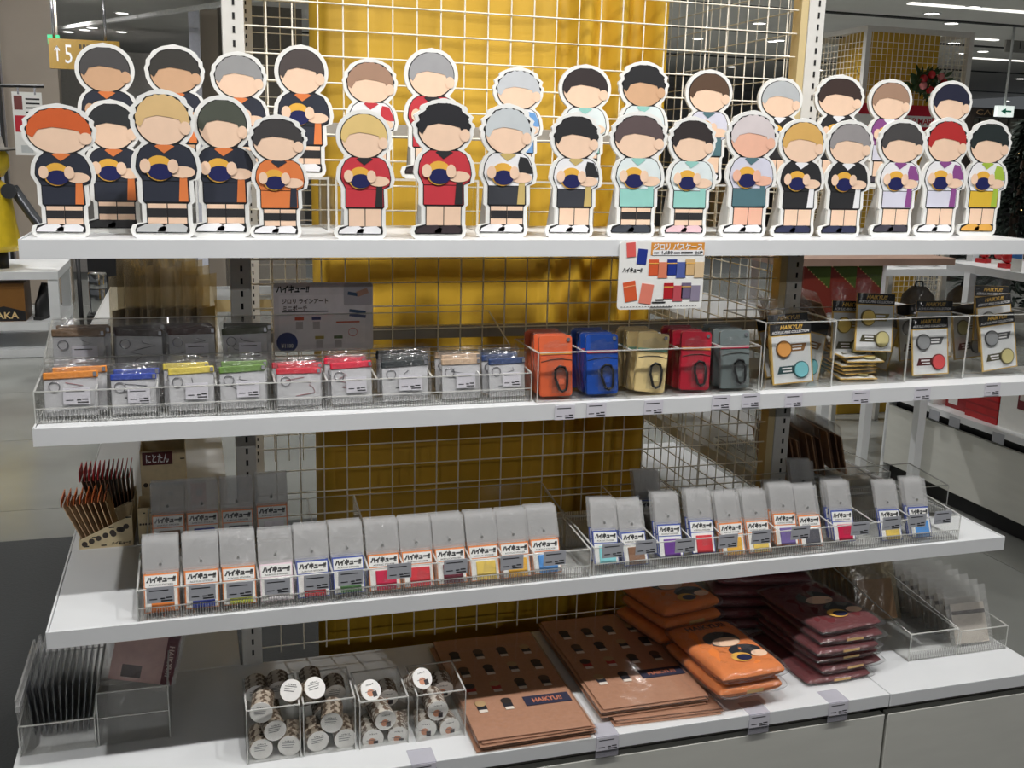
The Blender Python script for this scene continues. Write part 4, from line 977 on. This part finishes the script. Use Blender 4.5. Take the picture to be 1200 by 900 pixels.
def towel(label, group, x, y, z, rz, mat, w=0.150, L=0.215, h=0.028, seed=1, top=True, tilt=(0,0)):
    t = thing('bagged_towel', label, 'towel', (x, y, z), 0, group, rot=(tilt[0],tilt[1],rz))
    b = link('folded_towel', pillow(w, L, h, seed, mat), t)
    link('clear_bag', pillow(w*1.10, L*1.08, h*1.04, seed+3, clear('towel_bag', (0.985,0.985,0.985), 0.14, 1.45, bump=0.7, bscale=45, milk=0.03, boost=0.025)), t, (0.001,0.001,-0.0004))
    # printed stand-in figure: plain colour shapes
    zt = h+0.0006
    def blob(nm, cx, cy, rx, ry, c, dz=0.0, n=18):
        k = ('tb', nm, cx, cy, rx, ry, h, c); pts = ell(cx*w, cy*L, rx*w, ry*L, n)
        v = [(p[0], p[1], zt+dz) for p in pts]; link(nm, raw(k, v, [tuple(range(n))], C(c)), t)
    if top:
        blob('printed_hair', 0.02, 0.09, 0.27, 0.15, (40,40,40)); blob('printed_face', 0.04, 0.03, 0.21, 0.085, (238,202,172), 0.0005)
        blob('printed_shirt', 0.16, -0.16, 0.24, 0.11, (44,46,52), 0.0003); blob('printed_arm', 0.30, -0.25, 0.12, 0.06, (238,202,172), 0.0006); blob('printed_ball', 0.0, -0.27, 0.15, 0.085, (224,172,80), 0.0007); blob('printed_panel', 0.03, -0.285, 0.11, 0.055, (36,40,72), 0.0010)
        if mat == tow_o: txt(t, 'HAIKYU!!', C((66,34,18)), L*0.085, (0,L*0.36,zt), width=w*0.62, bold=0.03, rot=(0,0,0))
    else:
        v, f = bars([(-0.10*w,0.16*w,h*0.35,h*0.62)]); link('printed_edge', raw(('pe',w,h), v, f, C((224,180,110))), t, (0,-L/2-0.001,0))
    return t
for k in range(2): towel('orange towel in clear bag, %s the stack with the lit front' % ('topmost of' if k else 'underneath in'), 'orange towels in front', 0.832+0.003*k, -0.312, zD+0.0275+0.030*k, R(4), tow_o, 0.142, 0.215, 0.028, 1+k, k == 1)
for k in range(3): towel('orange towel in clear bag, %s the shaded back stack' % ('topmost of' if k == 2 else ORD[k]+' from the bottom of'), 'orange towels at the back', 0.815+0.006*((k*2)%3-1), -0.096, zD+0.0275+0.030*k, R(12), tow_o, 0.150, 0.165, 0.028, 1+k, k == 2)
for k in range(6): towel('maroon towel in clear bag, %s the front stack' % ('topmost of' if k == 5 else ORD[k]+' from the bottom of'), 'maroon towels in front', 1.082+0.006*((k*5)%3-1)-(0.012 if k == 0 else 0), -0.258+0.005*((k*7)%3-1), zD+0.0205*k, R(3+1.5*((k*3)%4-1)), tow_m, 0.152, 0.215, 0.0195, 1+k % 3, k == 5)
for k in range(6): towel('maroon towel in clear bag, %s the shaded back stack' % ('topmost of' if k == 5 else ORD[k]+' from the bottom of'), 'maroon towels at the back', 1.045+0.006*((k*5)%3-1), -0.062+0.003*((k*7)%3-1), zD+0.0255*k, R(78+2*((k*3)%4-1)), tow_m, 0.106, 0.215, 0.024, 1+k % 3, k == 5)
# worktop tags with clear holders
for (u, v, nm) in ((712,870,'first stack of kraft bags'),(890,842,'orange towels'),(983,828,'maroon towels'),(497,888,'boxes of figured tape')):
    p = at_y(u, v, YD-0.0012); price_tag('price tag in a clear holder on the worktop edge, %s' % nm, p.x, YD-0.0012, zD-0.0140, 0.042, 0.026, tagm, flap=True, group='price tags on the worktop edge')

# ------------------------------------------------------------------ worktop left end: folders and bagged goods in trays
tray('clear_tray', 'low clear tray of dark folders at the worktop corner', -0.457, -0.335, -0.242, 0.0, zD, 0.054, 0.070, ribs=0.0)
tray('clear_tray', 'taller clear tray beside the dark folders', -0.332, -0.213, -0.240, -0.02, zD, 0.098, 0.098, ribs=0.0, lip=0.052)
fold = M('navy_folder', (38,42,56), 0.35)
for k in range(12):
    t = thing('folder', 'dark navy folder in a clear sleeve, %s from the zip bag' % ORD[k], 'folder', (-0.438+0.0085*k, -0.095, zD+0.006), 0, 'dark folders in the low tray', rot=(0,R(-6+1.4*k),0))
    box('sheet', t, fold, (0.0016, 0.165, 0.088), (0,-0.012,0.046)); box('clear_sleeve', t, film, (0.0030, 0.205, 0.100), (0,0,0.051))
t = thing('zip_bag', 'large clear zip bag leaning against the left end of the low tray', 'bag', (-0.449, -0.13, zD+0.006), 0, None, rot=(0,R(-4),0))
box('bag_film', t, filmw, (0.004, 0.23, 0.10), (0,0,0.051)); box('zip_strip', t, clear('zip_strip', (0.95,0.95,0.95), 0.2, 1.5, milk=0.4, milkcol=(0.85,0.85,0.85)), (0.007, 0.225, 0.010), (0,0,0.082))
for k in range(4):
    t = thing('bagged_print', 'pinkish printed sheet in clear bag%s in the taller tray' % (' with maroon header' if k == 0 else ', behind the one with maroon header'), 'bagged sheet', (-0.272+0.004*k, -0.150+0.034*k, zD+0.052), 0, 'bagged sheets in the taller tray', rot=(R(-32),R(18),R(6)))
    box('sheet', t, M('pinkish_print', (196,160,152), 0.4, var=0.15, scale=30), (0.105, 0.0014, 0.085), (0,0,0.055))
    b = box('maroon_header', t, C((96,28,40)), (0.020, 0.0018, 0.085), (0.050,-0.0004,0.055)); 
    if k == 0: txt(b, 'HAIKYU!!', C((226,206,196)), 0.010, (0,-0.0013,0), width=0.055, bold=0.02, rot=(R(90),R(90),0))
    box('figure_print', t, C((70,54,50)), (0.035, 0.0004, 0.022), (-0.015,-0.0009,0.03)); link('clear_bag', bagmesh(0.135, 0.115, 0.008, k, film), t)
# worktop right end
tray('clear_tray', 'tall empty clear tray on the worktop beyond the maroon towels', 1.262, 1.384, -0.326, 0.10, zD, 0.060, 0.110, div=[], ribs=0.020)
tray('clear_tray', 'low clear tray of bagged white cards on the right worktop', 1.388, 1.512, -0.326, 0.10, zD, 0.052, 0.075, ribs=0.020)
for k in range(9):
    t = thing('bagged_card', 'white card in clear bag, %s from the worktop edge in the low tray' % ORD[k], 'card', (1.450+0.002*((k*5)%3-1), -0.300+0.028*k, zD+0.006), 0, 'bagged white cards in the low tray', rot=(R(-24),0,R(2*((k*3)%3-1))))
    box('white_card', t, M('ivory_card', (206,196,184), 0.5, var=0.05), (0.085, 0.0014, 0.085), (0,0,0.045)); box('dark_band', t, C((60,48,44)), (0.085,0.0004,0.008), (0,-0.001,0.068)); link('clear_bag', bagmesh(0.108, 0.125, 0.010, k % 4, filmw), t)
for k in range(9):
    t = thing('bagged_card', 'brownish card in clear bag, %s from the worktop edge in the tall tray' % ORD[k], 'card', (1.323+0.002*((k*5)%3-1), -0.150+0.026*k, zD+0.006), 0, 'bagged brown cards in the tall tray', rot=(R(-26),0,R(2*((k*3)%3-1))))
    box('brown_card', t, M('brown_card', (176,134,98), 0.55, var=0.12, scale=50), (0.09, 0.0014, 0.09), (0,0,0.048)); link('clear_bag', bagmesh(0.112, 0.135, 0.010, k % 4, brownbag), t)
# ------------------------------------------------------------------ surroundings: left
def rect(u0, v0, u1, v1, Y):
    a = at_y(u0, (v0+v1)/2, Y); b = at_y(u1, (v0+v1)/2, Y); um = (u0+u1)/2
    return a.x, b.x, at_y(um, v1, Y).z, at_y(um, v0, Y).z
t = thing('display_shelf', 'low white open shelving unit at the left, behind the stand', 'shelving unit', (0,0,0))
zt = 0.6445
for z in (zt, 0.2665, 0.062): bb('shelf', t, white, -3.5, -1.10, 6.4, 7.3, z-0.06, z)
for x in (-3.48, -1.175):
    for y in (6.41, 7.22): bb('leg', t, white, x, x+0.07, y, y+0.06, 0.0, zt-0.06)
t = thing('printed_box', 'brown printed box on the low white shelving unit', 'box', (-1.60, 6.46, 0.2665)); t.scale = (2.1,)*3
box('box_body', t, C((128,86,34)), (0.24, 0.16, 0.135), (0,0.08,0.0675)); poly('mountain_print', t, ink, [(-0.12,0.002),(0.12,0.002),(0.12,0.035),(0.05,0.055),(0.0,0.04),(-0.06,0.052),(-0.12,0.03)], -0.001); txt(t, 'AKA', C((222,196,140)), 0.024, (0.06,-0.002,0.022), width=0.075, bold=0.02)
for k in range(2):
    t = thing('black_boot', 'black boot on the low white shelving unit, %s the printed box' % ('beside' if k == 0 else 'further along from'), 'boot', (-1.245-0.012*k, 6.56+0.17*k, 0.2675), R(70), 'black boots'); t.scale = (1.0,1.0,1.9)
    v, f = [], []
    prof = [(0.0,0.055,0.02),(0.05,0.075,0.028),(0.11,0.12,0.03),(0.15,0.115,0.028),(0.165,0.09,0.02)]
    for (x, h, w_) in prof: v += [(x-0.08,-w_,0),(x-0.08,w_,0),(x-0.08,w_*0.7,h),(x-0.08,-w_*0.7,h)]
    n = len(prof)
    for i in range(n-1):
        for j in range(4): f.append((i*4+j,i*4+(j+1)%4,(i+1)*4+(j+1)%4,(i+1)*4+j))
    f += [(3,2,1,0), tuple((n-1)*4+j for j in range(4))]
    link('upper', raw('shoe', v, f, black, True), t, (0,0,0.012)); box('sole', t, M('rubber', (40,40,40), 0.8), (0.175,0.062,0.012), (0.002,0,0.006), bev=0.003)
# display doll in yellow with a grey hat
t = thing('display_doll', 'display doll with yellow head and tunic, grey hat and jointed grey arm', 'doll', (-1.60, 6.65, zt)); t.scale = (2.1,)*3
yel = M('doll_yellow', (244,210,48), 0.35)
v, f = lathe([(0.105,0.065),(0.112,0.09),(0.100,0.16),(0.092,0.24),(0.085,0.29),(0.055,0.315),(0.03,0.32)], 24); link('tunic', raw(None, v, f, yel, True), t)
for s in (-1, 1): cyl('leg', t, black, 0.020, 0.075, (s*0.045,0,0), n=14)
v, f = lathe([(0.0,0.315),(0.05,0.325),(0.072,0.36),(0.07,0.40),(0.045,0.435),(0.0,0.445)], 22); link('head', raw(None, v, f, yel, True), t, (0.02,0,0))
v, f = lathe([(0.115,0.0),(0.118,0.006),(0.07,0.014),(0.066,0.05),(0.045,0.072),(0.0,0.078)], 24); link('hat', raw(None, v, f, M('grey_felt', (98,94,88), 0.9), True), t, (0.012,0,0.405), (0,R(-6),0))
arm = link('arm', raw(None, *tube([(0.10,-0.02,0.285),(0.155,-0.05,0.20),(0.20,-0.07,0.135)], 0.019, 10), M('gunmetal', (88,90,94), 0.3, 0.6), True), t)
cyl('shoulder_joint', arm, M('gunmetal'), 0.026, 0.03, (0.09,-0.03,0.275), (R(90),0,0), n=16)
v, f = lathe([(0.0,0.0),(0.022,0.008),(0.028,0.03),(0.02,0.05),(0.0,0.056)], 12); link('hand', raw(None, v, f, M('dark_brass', (104,92,52), 0.5), True), t, (0.205,-0.07,0.075))
v, f = tube([(0.05*math.cos(a*0.6),0.05*math.sin(a*0.6),0.318+0.006*math.sin(a*2.0)) for a in range(11)], 0.012, 8, True); link('scarf', raw(None, v, f, M('grey_felt'), True), t)
# hanging paper notice
x0, x1, z0, z1 = rect(16, 108, 51, 182, 6.15)
t = thing('hanging_notice', 'white paper notice with red print hanging from a black rail', 'notice', ((x0+x1)/2, 6.15, z0)); w_, h_ = x1-x0, z1-z0
box('notice_sheet', t, paper, (w_,0.002,h_), (0,0,h_/2)); box('red_print', t, C((196,36,52)), (w_*0.5,0.0006,h_*0.26), (-w_*0.2,-0.0014,h_*0.5)); box('photo_print', t, C((120,60,56)), (w_*0.28,0.0006,h_*0.22), (-w_*0.3,-0.0014,h_*0.83)); box('photo_print', t, C((196,200,200)), (w_*0.4,0.0006,h_*0.12), (-w_*0.1,-0.0014,h_*0.1))
v, f = bars([(-w_*0.05,w_*0.42,h_*(0.88-0.07*k),h_*(0.905-0.07*k)) for k in range(4)]); link('small_print', raw(None, v, f, ink), t, (0,-0.0016,0))
v, f = tube([(-w_*2.6,0,h_*1.07),(w_*0.6,0,h_*1.10)], 0.012, 6); link('hanger_rail', raw(None, v, f, black), t)
for s in (-1, 1): box('clip', t, M('zip_metal'), (0.012,0.008,h_*0.14), (s*w_*0.28,0,h_*1.03))
box('support_pole', t, black, (0.025,0.025,h_*1.07+z0), (-w_*2.6,0.0,(h_*1.07-z0)/2))
# dark pedestal with a chrome flask
t = thing('pedestal', 'black display pedestal behind the left end of the stand', 'pedestal', (-0.55, 5.46, 0.0))
box('plinth_body', t, black, (0.52,0.48,0.49), (0,0,0.245)); box('back_board', t, black, (0.64,0.05,1.02), (0.04,0.27,0.51)); 
for s in (-1,1): cyl('side_pole', t, black, 0.014, 1.10, (s*0.30,-0.16,0.0), n=10)
t = thing('chrome_flask', 'shiny chrome flask standing on the black pedestal', 'flask', (-0.735, 5.30, 0.49)); t.scale = (1.6,)*3
v, f = lathe([(0.036,0),(0.038,0.004),(0.038,0.10),(0.037,0.104),(0.038,0.108),(0.038,0.165),(0.034,0.172)], 22); link('flask_body', raw(None, v, f, M('chrome', (205,205,205), 0.12, 1.0, var=0.01), True), t)
cyl('lid_seam', t, black, 0.0385, 0.003, (0,0,0.104), n=22)
# hanging direction sign
Y = 8.0
x0, x1, z0, z1 = rect(58, 47, 141, 82, Y)
t = thing('direction_sign', 'yellow hanging direction sign with white arrow and number 5', 'sign', ((x0+x1)/2, Y, z0)); w_, h_ = x1-x0, z1-z0
box('sign_panel', t, M('sign_yellow', (164,128,36), 0.4), (w_,0.05,h_), (0,0,h_/2))
txt(t, '5', white_t, h_*0.62, (-w_*0.23,-0.028,h_*0.5), width=w_*0.10)
v, f = bars([(-0.006,0.006,-0.26*h_,0.24*h_)]); link('arrow', raw(None, v, f, white_t), t, (-w_*0.385,-0.028,h_*0.5))
poly('arrow_head', t, white_t, [(-0.08*w_/2,0.1*h_),(0,0.27*h_),(0.08*w_/2,0.1*h_),(0.05*w_/2,0.09*h_),(0,0.2*h_),(-0.05*w_/2,0.09*h_)], -0.028, loc=(-w_*0.385,0,h_*0.5))
v, f = bars([(-0.08*w_+0.055*w_*k,-0.04*w_+0.055*w_*k,h_*0.70,h_*0.84) for k in range(6)]+[(-0.08*w_+0.055*w_*k,-0.04*w_+0.055*w_*k,h_*0.48,h_*0.60) for k in range(3)]); link('small_print', raw(None, v, f, C((70,54,20))), t, (0,-0.028,0))
for s in (-0.42, 0.30): cyl('hanging_rod', t, M('zip_metal'), 0.012, CEIL-z1, (w_*s,0,h_), n=8)
def exit_sign(label, u0, v0, u1, v1, Y, col, arrow):
    x0, x1, z0, z1 = rect(u0, v0, u1, v1, Y); w_, h_ = x1-x0, z1-z0
    t = thing('exit_sign', label, 'exit sign', ((x0+x1)/2, Y, z0))
    box('lit_panel', t, M('sign_lit_%d' % col[0], col, 0.5, emit=0.9), (w_,0.05,h_), (0,0,h_/2))
    if arrow:
        poly('arrow', t, C((40,170,140)), [(-0.32*w_,0.5*h_),(0.0,0.22*h_),(0.0,0.42*h_),(0.34*w_,0.42*h_),(0.34*w_,0.58*h_),(0.0,0.58*h_),(0.0,0.78*h_)], -0.028)
    cyl('hanging_rod', t, white, 0.012, CEIL-z1, (0,0,h_), n=8)
exit_sign('small green lit exit sign behind the yellow direction sign', 56, 41, 70, 52, 9.0-0.5, (60,190,130), False)
exit_sign('white lit exit sign with a green arrow', 1167, 124, 1186, 137, 7.0, (236,246,240), True)
# ------------------------------------------------------------------ surroundings: right
t = thing('display_counter', 'long white display counter across the aisle on the right', 'counter', (0,0,0))
bb('front_panel', t, panel, 3.24, 3.26, 0.3, 2.40, 0.085, 0.385); bb('carcass', t, black, 3.28, 3.95, 0.32, 2.38, 0.0, 0.43); bb('worktop', t, white, 3.22, 4.0, 0.3, 2.42, 0.43, 0.46); bb('end_panel', t, white, 3.24, 3.96, 2.385, 2.41, 0.0, 0.43)
for y in (2.36, 0.4): bb('upright', t, white, 3.62, 3.66, y, y+0.04, 0.46, 1.45)
bb('upper_shelf', t, white, 3.24, 3.72, 0.3, 2.08, 1.115, 1.150); bb('cross_rail', t, white, 3.62, 3.66, 0.44, 2.36, 1.06, 1.115)
for k, y in enumerate((2.02,1.88,1.60)):
    box('price_card', t, tagg, (0.002,0.07,0.045), (3.218,y,0.425))
redm = M('red_gloss', (184,30,34), 0.3, var=0.15, scale=20)
t = thing('red_gift_box', 'red patterned gift box on the counter across the aisle', 'gift box', (3.34, 1.78, 0.46), R(-90)); box('box_body', t, redm, (0.20,0.14,0.20), (0,0,0.10))
for k in range(5): box('pattern_band', t, C((150,22,30)), (0.2004,0.1404,0.008), (0,0,0.03+0.036*k))
t = thing('white_box', 'large white box with a small dark red label across the aisle', 'box', (3.36, 1.50, 0.46), R(-90)); box('box_body', t, paper, (0.34,0.18,0.27), (0,0,0.135)); b = box('dark_label', t, C((110,30,36)), (0.075,0.002,0.13), (-0.03,-0.0912,0.17)); box('label_picture', b, C((206,196,190)), (0.055,0.001,0.07), (0,-0.0012,0.01))
t = thing('red_folder', 'dark red box lying behind the patterned gift box', 'box', (3.38, 1.98, 0.46)); box('box_body', t, C((150,26,30)), (0.16,0.14,0.09), (0,0,0.045)); box('pale_label', t, paper, (0.002,0.06,0.06), (-0.081,0.02,0.05))
t = thing('white_leaflet', 'white leaflet stack on the counter across the aisle', 'leaflet', (3.36, 2.20, 0.46)); box('sheets', t, paper, (0.20,0.22,0.05), (0,0,0.025)); box('blue_clip', t, C((40,90,190)), (0.01,0.05,0.03), (-0.104,-0.06,0.03))
rr = random.Random(5)
for k in range(13):
    t = thing('red_ornament', 'red and white boxed ornament on the upper shelf across the aisle', 'ornament', (3.33+0.12*rr.random(), 2.03-0.075*k, 1.150), R(rr.uniform(-30,30)), 'boxed ornaments on the upper shelf')
    box('box_base', t, paper if k % 3 else redm, (0.055,0.055,0.02), (0,0,0.01)); v, f = lathe([(0.006,0.0),(0.022,0.01),(0.027,0.028),(0.02,0.046),(0.006,0.054)], 12); link('ornament_ball', raw('orn', v, f, redm, True), t, (0,0,0.02))
t = thing('blue_label', 'small blue and white upright card among the boxed ornaments', 'card', (3.27, 1.68, 1.150), R(-90)); box('card', t, paper, (0.06,0.003,0.085), (0,0,0.0425)); box('blue_top', t, C((60,130,214)), (0.06,0.001,0.03), (0,-0.002,0.07))
# white tables further back
t = thing('white_table', 'white table further back with clear packaging on it', 'table', (0,0,0))
bb('table_top', t, white, 3.15, 5.2, 2.85, 3.30, 0.985, 1.025)
for (x, y) in ((3.17,2.87),(5.14,2.87),(3.17,3.24),(5.14,3.24)): bb('leg', t, white, x, x+0.05, y, y+0.05, 0.0, 0.985)
bb('lower_shelf', t, M('rail_grey'), 3.22, 5.14, 2.9, 3.25, 0.70, 0.73)
for k in range(7):
    t = thing('clear_package', 'clear crinkled package lying on the white table further back', 'package', (3.28+0.10*k, 3.0+0.05*(k%2), 1.025), R(20*k), 'clear packages on the white table')
    box('white_insert', t, paper, (0.08,0.06,0.02), (0,0,0.012)); link('clear_wrap', bagmesh(0.12, 0.10, 0.05, k % 3, filmw), t, (0,0.05,0.026), (R(90),0,0))
for k in range(3):
    t = thing('dark_bag', 'dark bag on the lower shelf of the white table', 'bag', (3.55+0.32*k, 3.05, 0.73), 0, 'dark bags under the white table'); v, f = lathe([(0.07,0),(0.10,0.03),(0.09,0.12),(0.04,0.17)], 14); link('bag_body', raw('dbag', v, f, M('dark_goods'), True), t); v, f = tube([(-0.03,0,0.16),(-0.02,0,0.20),(0.02,0,0.20),(0.03,0,0.16)], 0.006, 6); link('handle', raw('dbh', v, f, black), t)
# second mesh-clad pillar
X2, Y2, W2, Z2 = 3.68, 3.50, 0.72, 2.37
pillar('wrapped_pillar', 'second golden pillar inside wire mesh, across the aisle', X2+0.08, X2+0.60, Y2+0.12, Y2+0.62, 0.0, Z2-0.01, False, 8)
t = thing('mesh_enclosure', 'wire mesh enclosure round the second golden pillar', 'wire mesh', (X2, Y2, 0))
for (x, y) in ((0,0),(W2,0),(0,0.72),(W2,0.72)): bb('upright', t, postm, x-0.016, x+0.016, y-0.016, y+0.016, 0.0, Z2)
for (x0,x1,y0,y1) in ((0,W2,-0.014,0.014),(0,W2,0.706,0.734),(-0.014,0.014,0,0.72),(W2-0.014,W2+0.014,0,0.72)): bb('top_rail', t, postm, x0, x1, y0, y1, Z2-0.03, Z2)
def grid(along, n, nz, L):
    sp = []
    for i in range(1, n): 
        c = L*i/n; sp.append((0.003,0.003,Z2-0.7,(c,0,(Z2+0.7)/2-0.03)) if along == 'x' else (0.003,0.003,Z2-0.7,(0,c,(Z2+0.7)/2-0.03)))
    for j in range(nz):
        z = 0.7+(Z2-0.75)*j/nz; sp.append((L,0.003,0.003,(L/2,0,z)) if along == 'x' else (0.003,L,0.003,(0,L/2,z)))
    return multibox(sp)
for along, off in (('x',(0,0,0)),('x',(0,0.72,0)),('y',(0,0,0)),('y',(W2,0,0))):
    v, f = grid(along, 20, 46, 0.72); link('wire_grid', raw(('grid',along), v, f, wire), t, off)
# red banner
x0, x1, z0, z1 = rect(985, 122, 1097, 160, 3.44); w_, h_ = x1-x0, z1-z0
t = thing('red_banner', 'red banner with white lettering on the second mesh enclosure', 'banner', ((x0+x1)/2, 3.44, z0))
box('banner_cloth', t, C((196,30,52)), (w_,0.006,h_), (0,0,h_/2)); box('white_strip', t, paper, (w_*0.9,0.001,h_*0.34), (0,-0.0038,h_*0.5)); txt(t, 'POP MART', C((196,30,52)), h_*0.2, (w_*0.32,-0.005,h_*0.5), width=w_*0.36, bold=0.02)
box('banner_post', t, postm, (0.03,0.03,z0), (w_*0.2,0.02,-z0/2))
# wreath with red baubles
c = at_y(1078, 98, 3.46)
t = thing('wreath', 'green wreath with red and pink baubles on the second mesh enclosure', 'wreath', (c.x, 3.40, c.z))
rr = random.Random(9); v, f = [], []
for k in range(220):
    a = rr.uniform(0,6.283); q = Vector((0.085*math.cos(a)*rr.uniform(.6,1.3), rr.uniform(-.05,.02), 0.055*math.sin(a)*rr.uniform(.5,1.4))); d = Vector((rr.uniform(-1,1),rr.uniform(-1,.3),rr.uniform(-1,1))).normalized(); s = d.cross(Vector((0.2,0.9,0.3))).normalized()
    n = len(v); v += [q, q+d*0.03+s*0.009, q+d*0.06, q+d*0.03-s*0.009]; f.append((n,n+1,n+2,n+3))
lv = link('leaves', raw(None, v, f, C((52,78,40), 0.6)), t); lv['kind'] = 'stuff'
for k in range(7):
    v, f = lathe([(0.0,-0.024),(0.017,-0.017),(0.024,0),(0.017,0.017),(0.0,0.024)], 12); a = k*0.9
    link('bauble', raw('bauble%d' % (k % 3), v, f, C(((170,26,36),(206,120,120),(190,40,44))[k % 3], 0.2), True), t, (0.075*math.cos(a),-0.06,0.045*math.sin(a)))
# dark christmas tree and shopfront far right
c = at_y(1196, 200, 6.0)
t = thing('conifer', 'dark green conifer with fairy lights before the far shopfront', 'tree', (c.x, 6.0, 0.0))
cyl('trunk', t, C((60,44,32)), 0.04, 1.9, n=10); rr = random.Random(2); v, f = [], []
for k in range(1500):
    z = 0.25+1.75*rr.random()**1.1; rad = (2.05-z)*0.30; a = rr.uniform(0,6.283); q = Vector((rad*math.cos(a)*rr.uniform(.3,1), rad*math.sin(a)*rr.uniform(.3,1), z)); d = Vector((math.cos(a),math.sin(a),rr.uniform(-.7,.1))).normalized(); s = d.cross(Vector((0,0,1))).normalized()
    n = len(v); v += [q-s*0.02, q+d*0.13, q+s*0.02, q+Vector((0,0,0.02))]; f += [(n,n+1,n+2),(n,n+3,n+1)]
nd = link('needles', raw(None, v, f, C((22,36,26), 0.7)), t); nd['kind'] = 'stuff'
for k in range(14): link('fairy_light', raw('fairy', *lathe([(0,-0.008),(0.008,0),(0,0.008)], 8), M('fairy_glow', (255,220,150), 0.5, emit=2.0)), t, (0.3*math.cos(k*2.4)*(1-k/18), 0.3*math.sin(k*2.4)*(1-k/18), 0.5+0.1*k))
t = thing('shop_fascia', 'dark shop fascia with pale lettering at the far right', 'fascia', (0,0,0))
x0, x1, z0, z1 = rect(1136, 129, 1300, 140, 10.0)
bb('fascia_board', t, C((40,34,30)), x0, x1, 10.0, 10.1, z0, z1); txt(t, 'CAFE', C((150,124,92)), (z1-z0)*0.55, (at_y(1158,134,10).x, 9.985, (z0+z1)/2), width=0.42)
bb('support_post', t, C((40,34,30)), x0, x0+0.08, 10.0, 10.1, 0, z0)
cw = M('pale_curtain', (150,146,136), 0.8)
for k in range(14): bb('curtain_fold', t, cw, x0+0.15+0.16*k, x0+0.15+0.16*k+0.11, 10.12, 10.16, z0-0.32, z0)
bb('dark_interior', t, C((28,26,26)), x0+0.1, x1, 10.2, 10.25, 0, z0)
x0, x1, z0, z1 = rect(1178, 44, 1215, 62, 8.0)
t = thing('aisle_sign', 'small grey hanging aisle sign with two dark strokes', 'sign', ((x0+x1)/2, 8.0, z0)); box('sign_panel', t, C((150,148,144)), (x1-x0,0.03,z1-z0), (0,0,(z1-z0)/2)); txt(t, '11', ink, (z1-z0)*0.5, (0,-0.02,(z1-z0)*0.5))
cyl('hanging_rod', t, white, 0.01, CEIL-z1, (0,0,z1-z0), n=8)
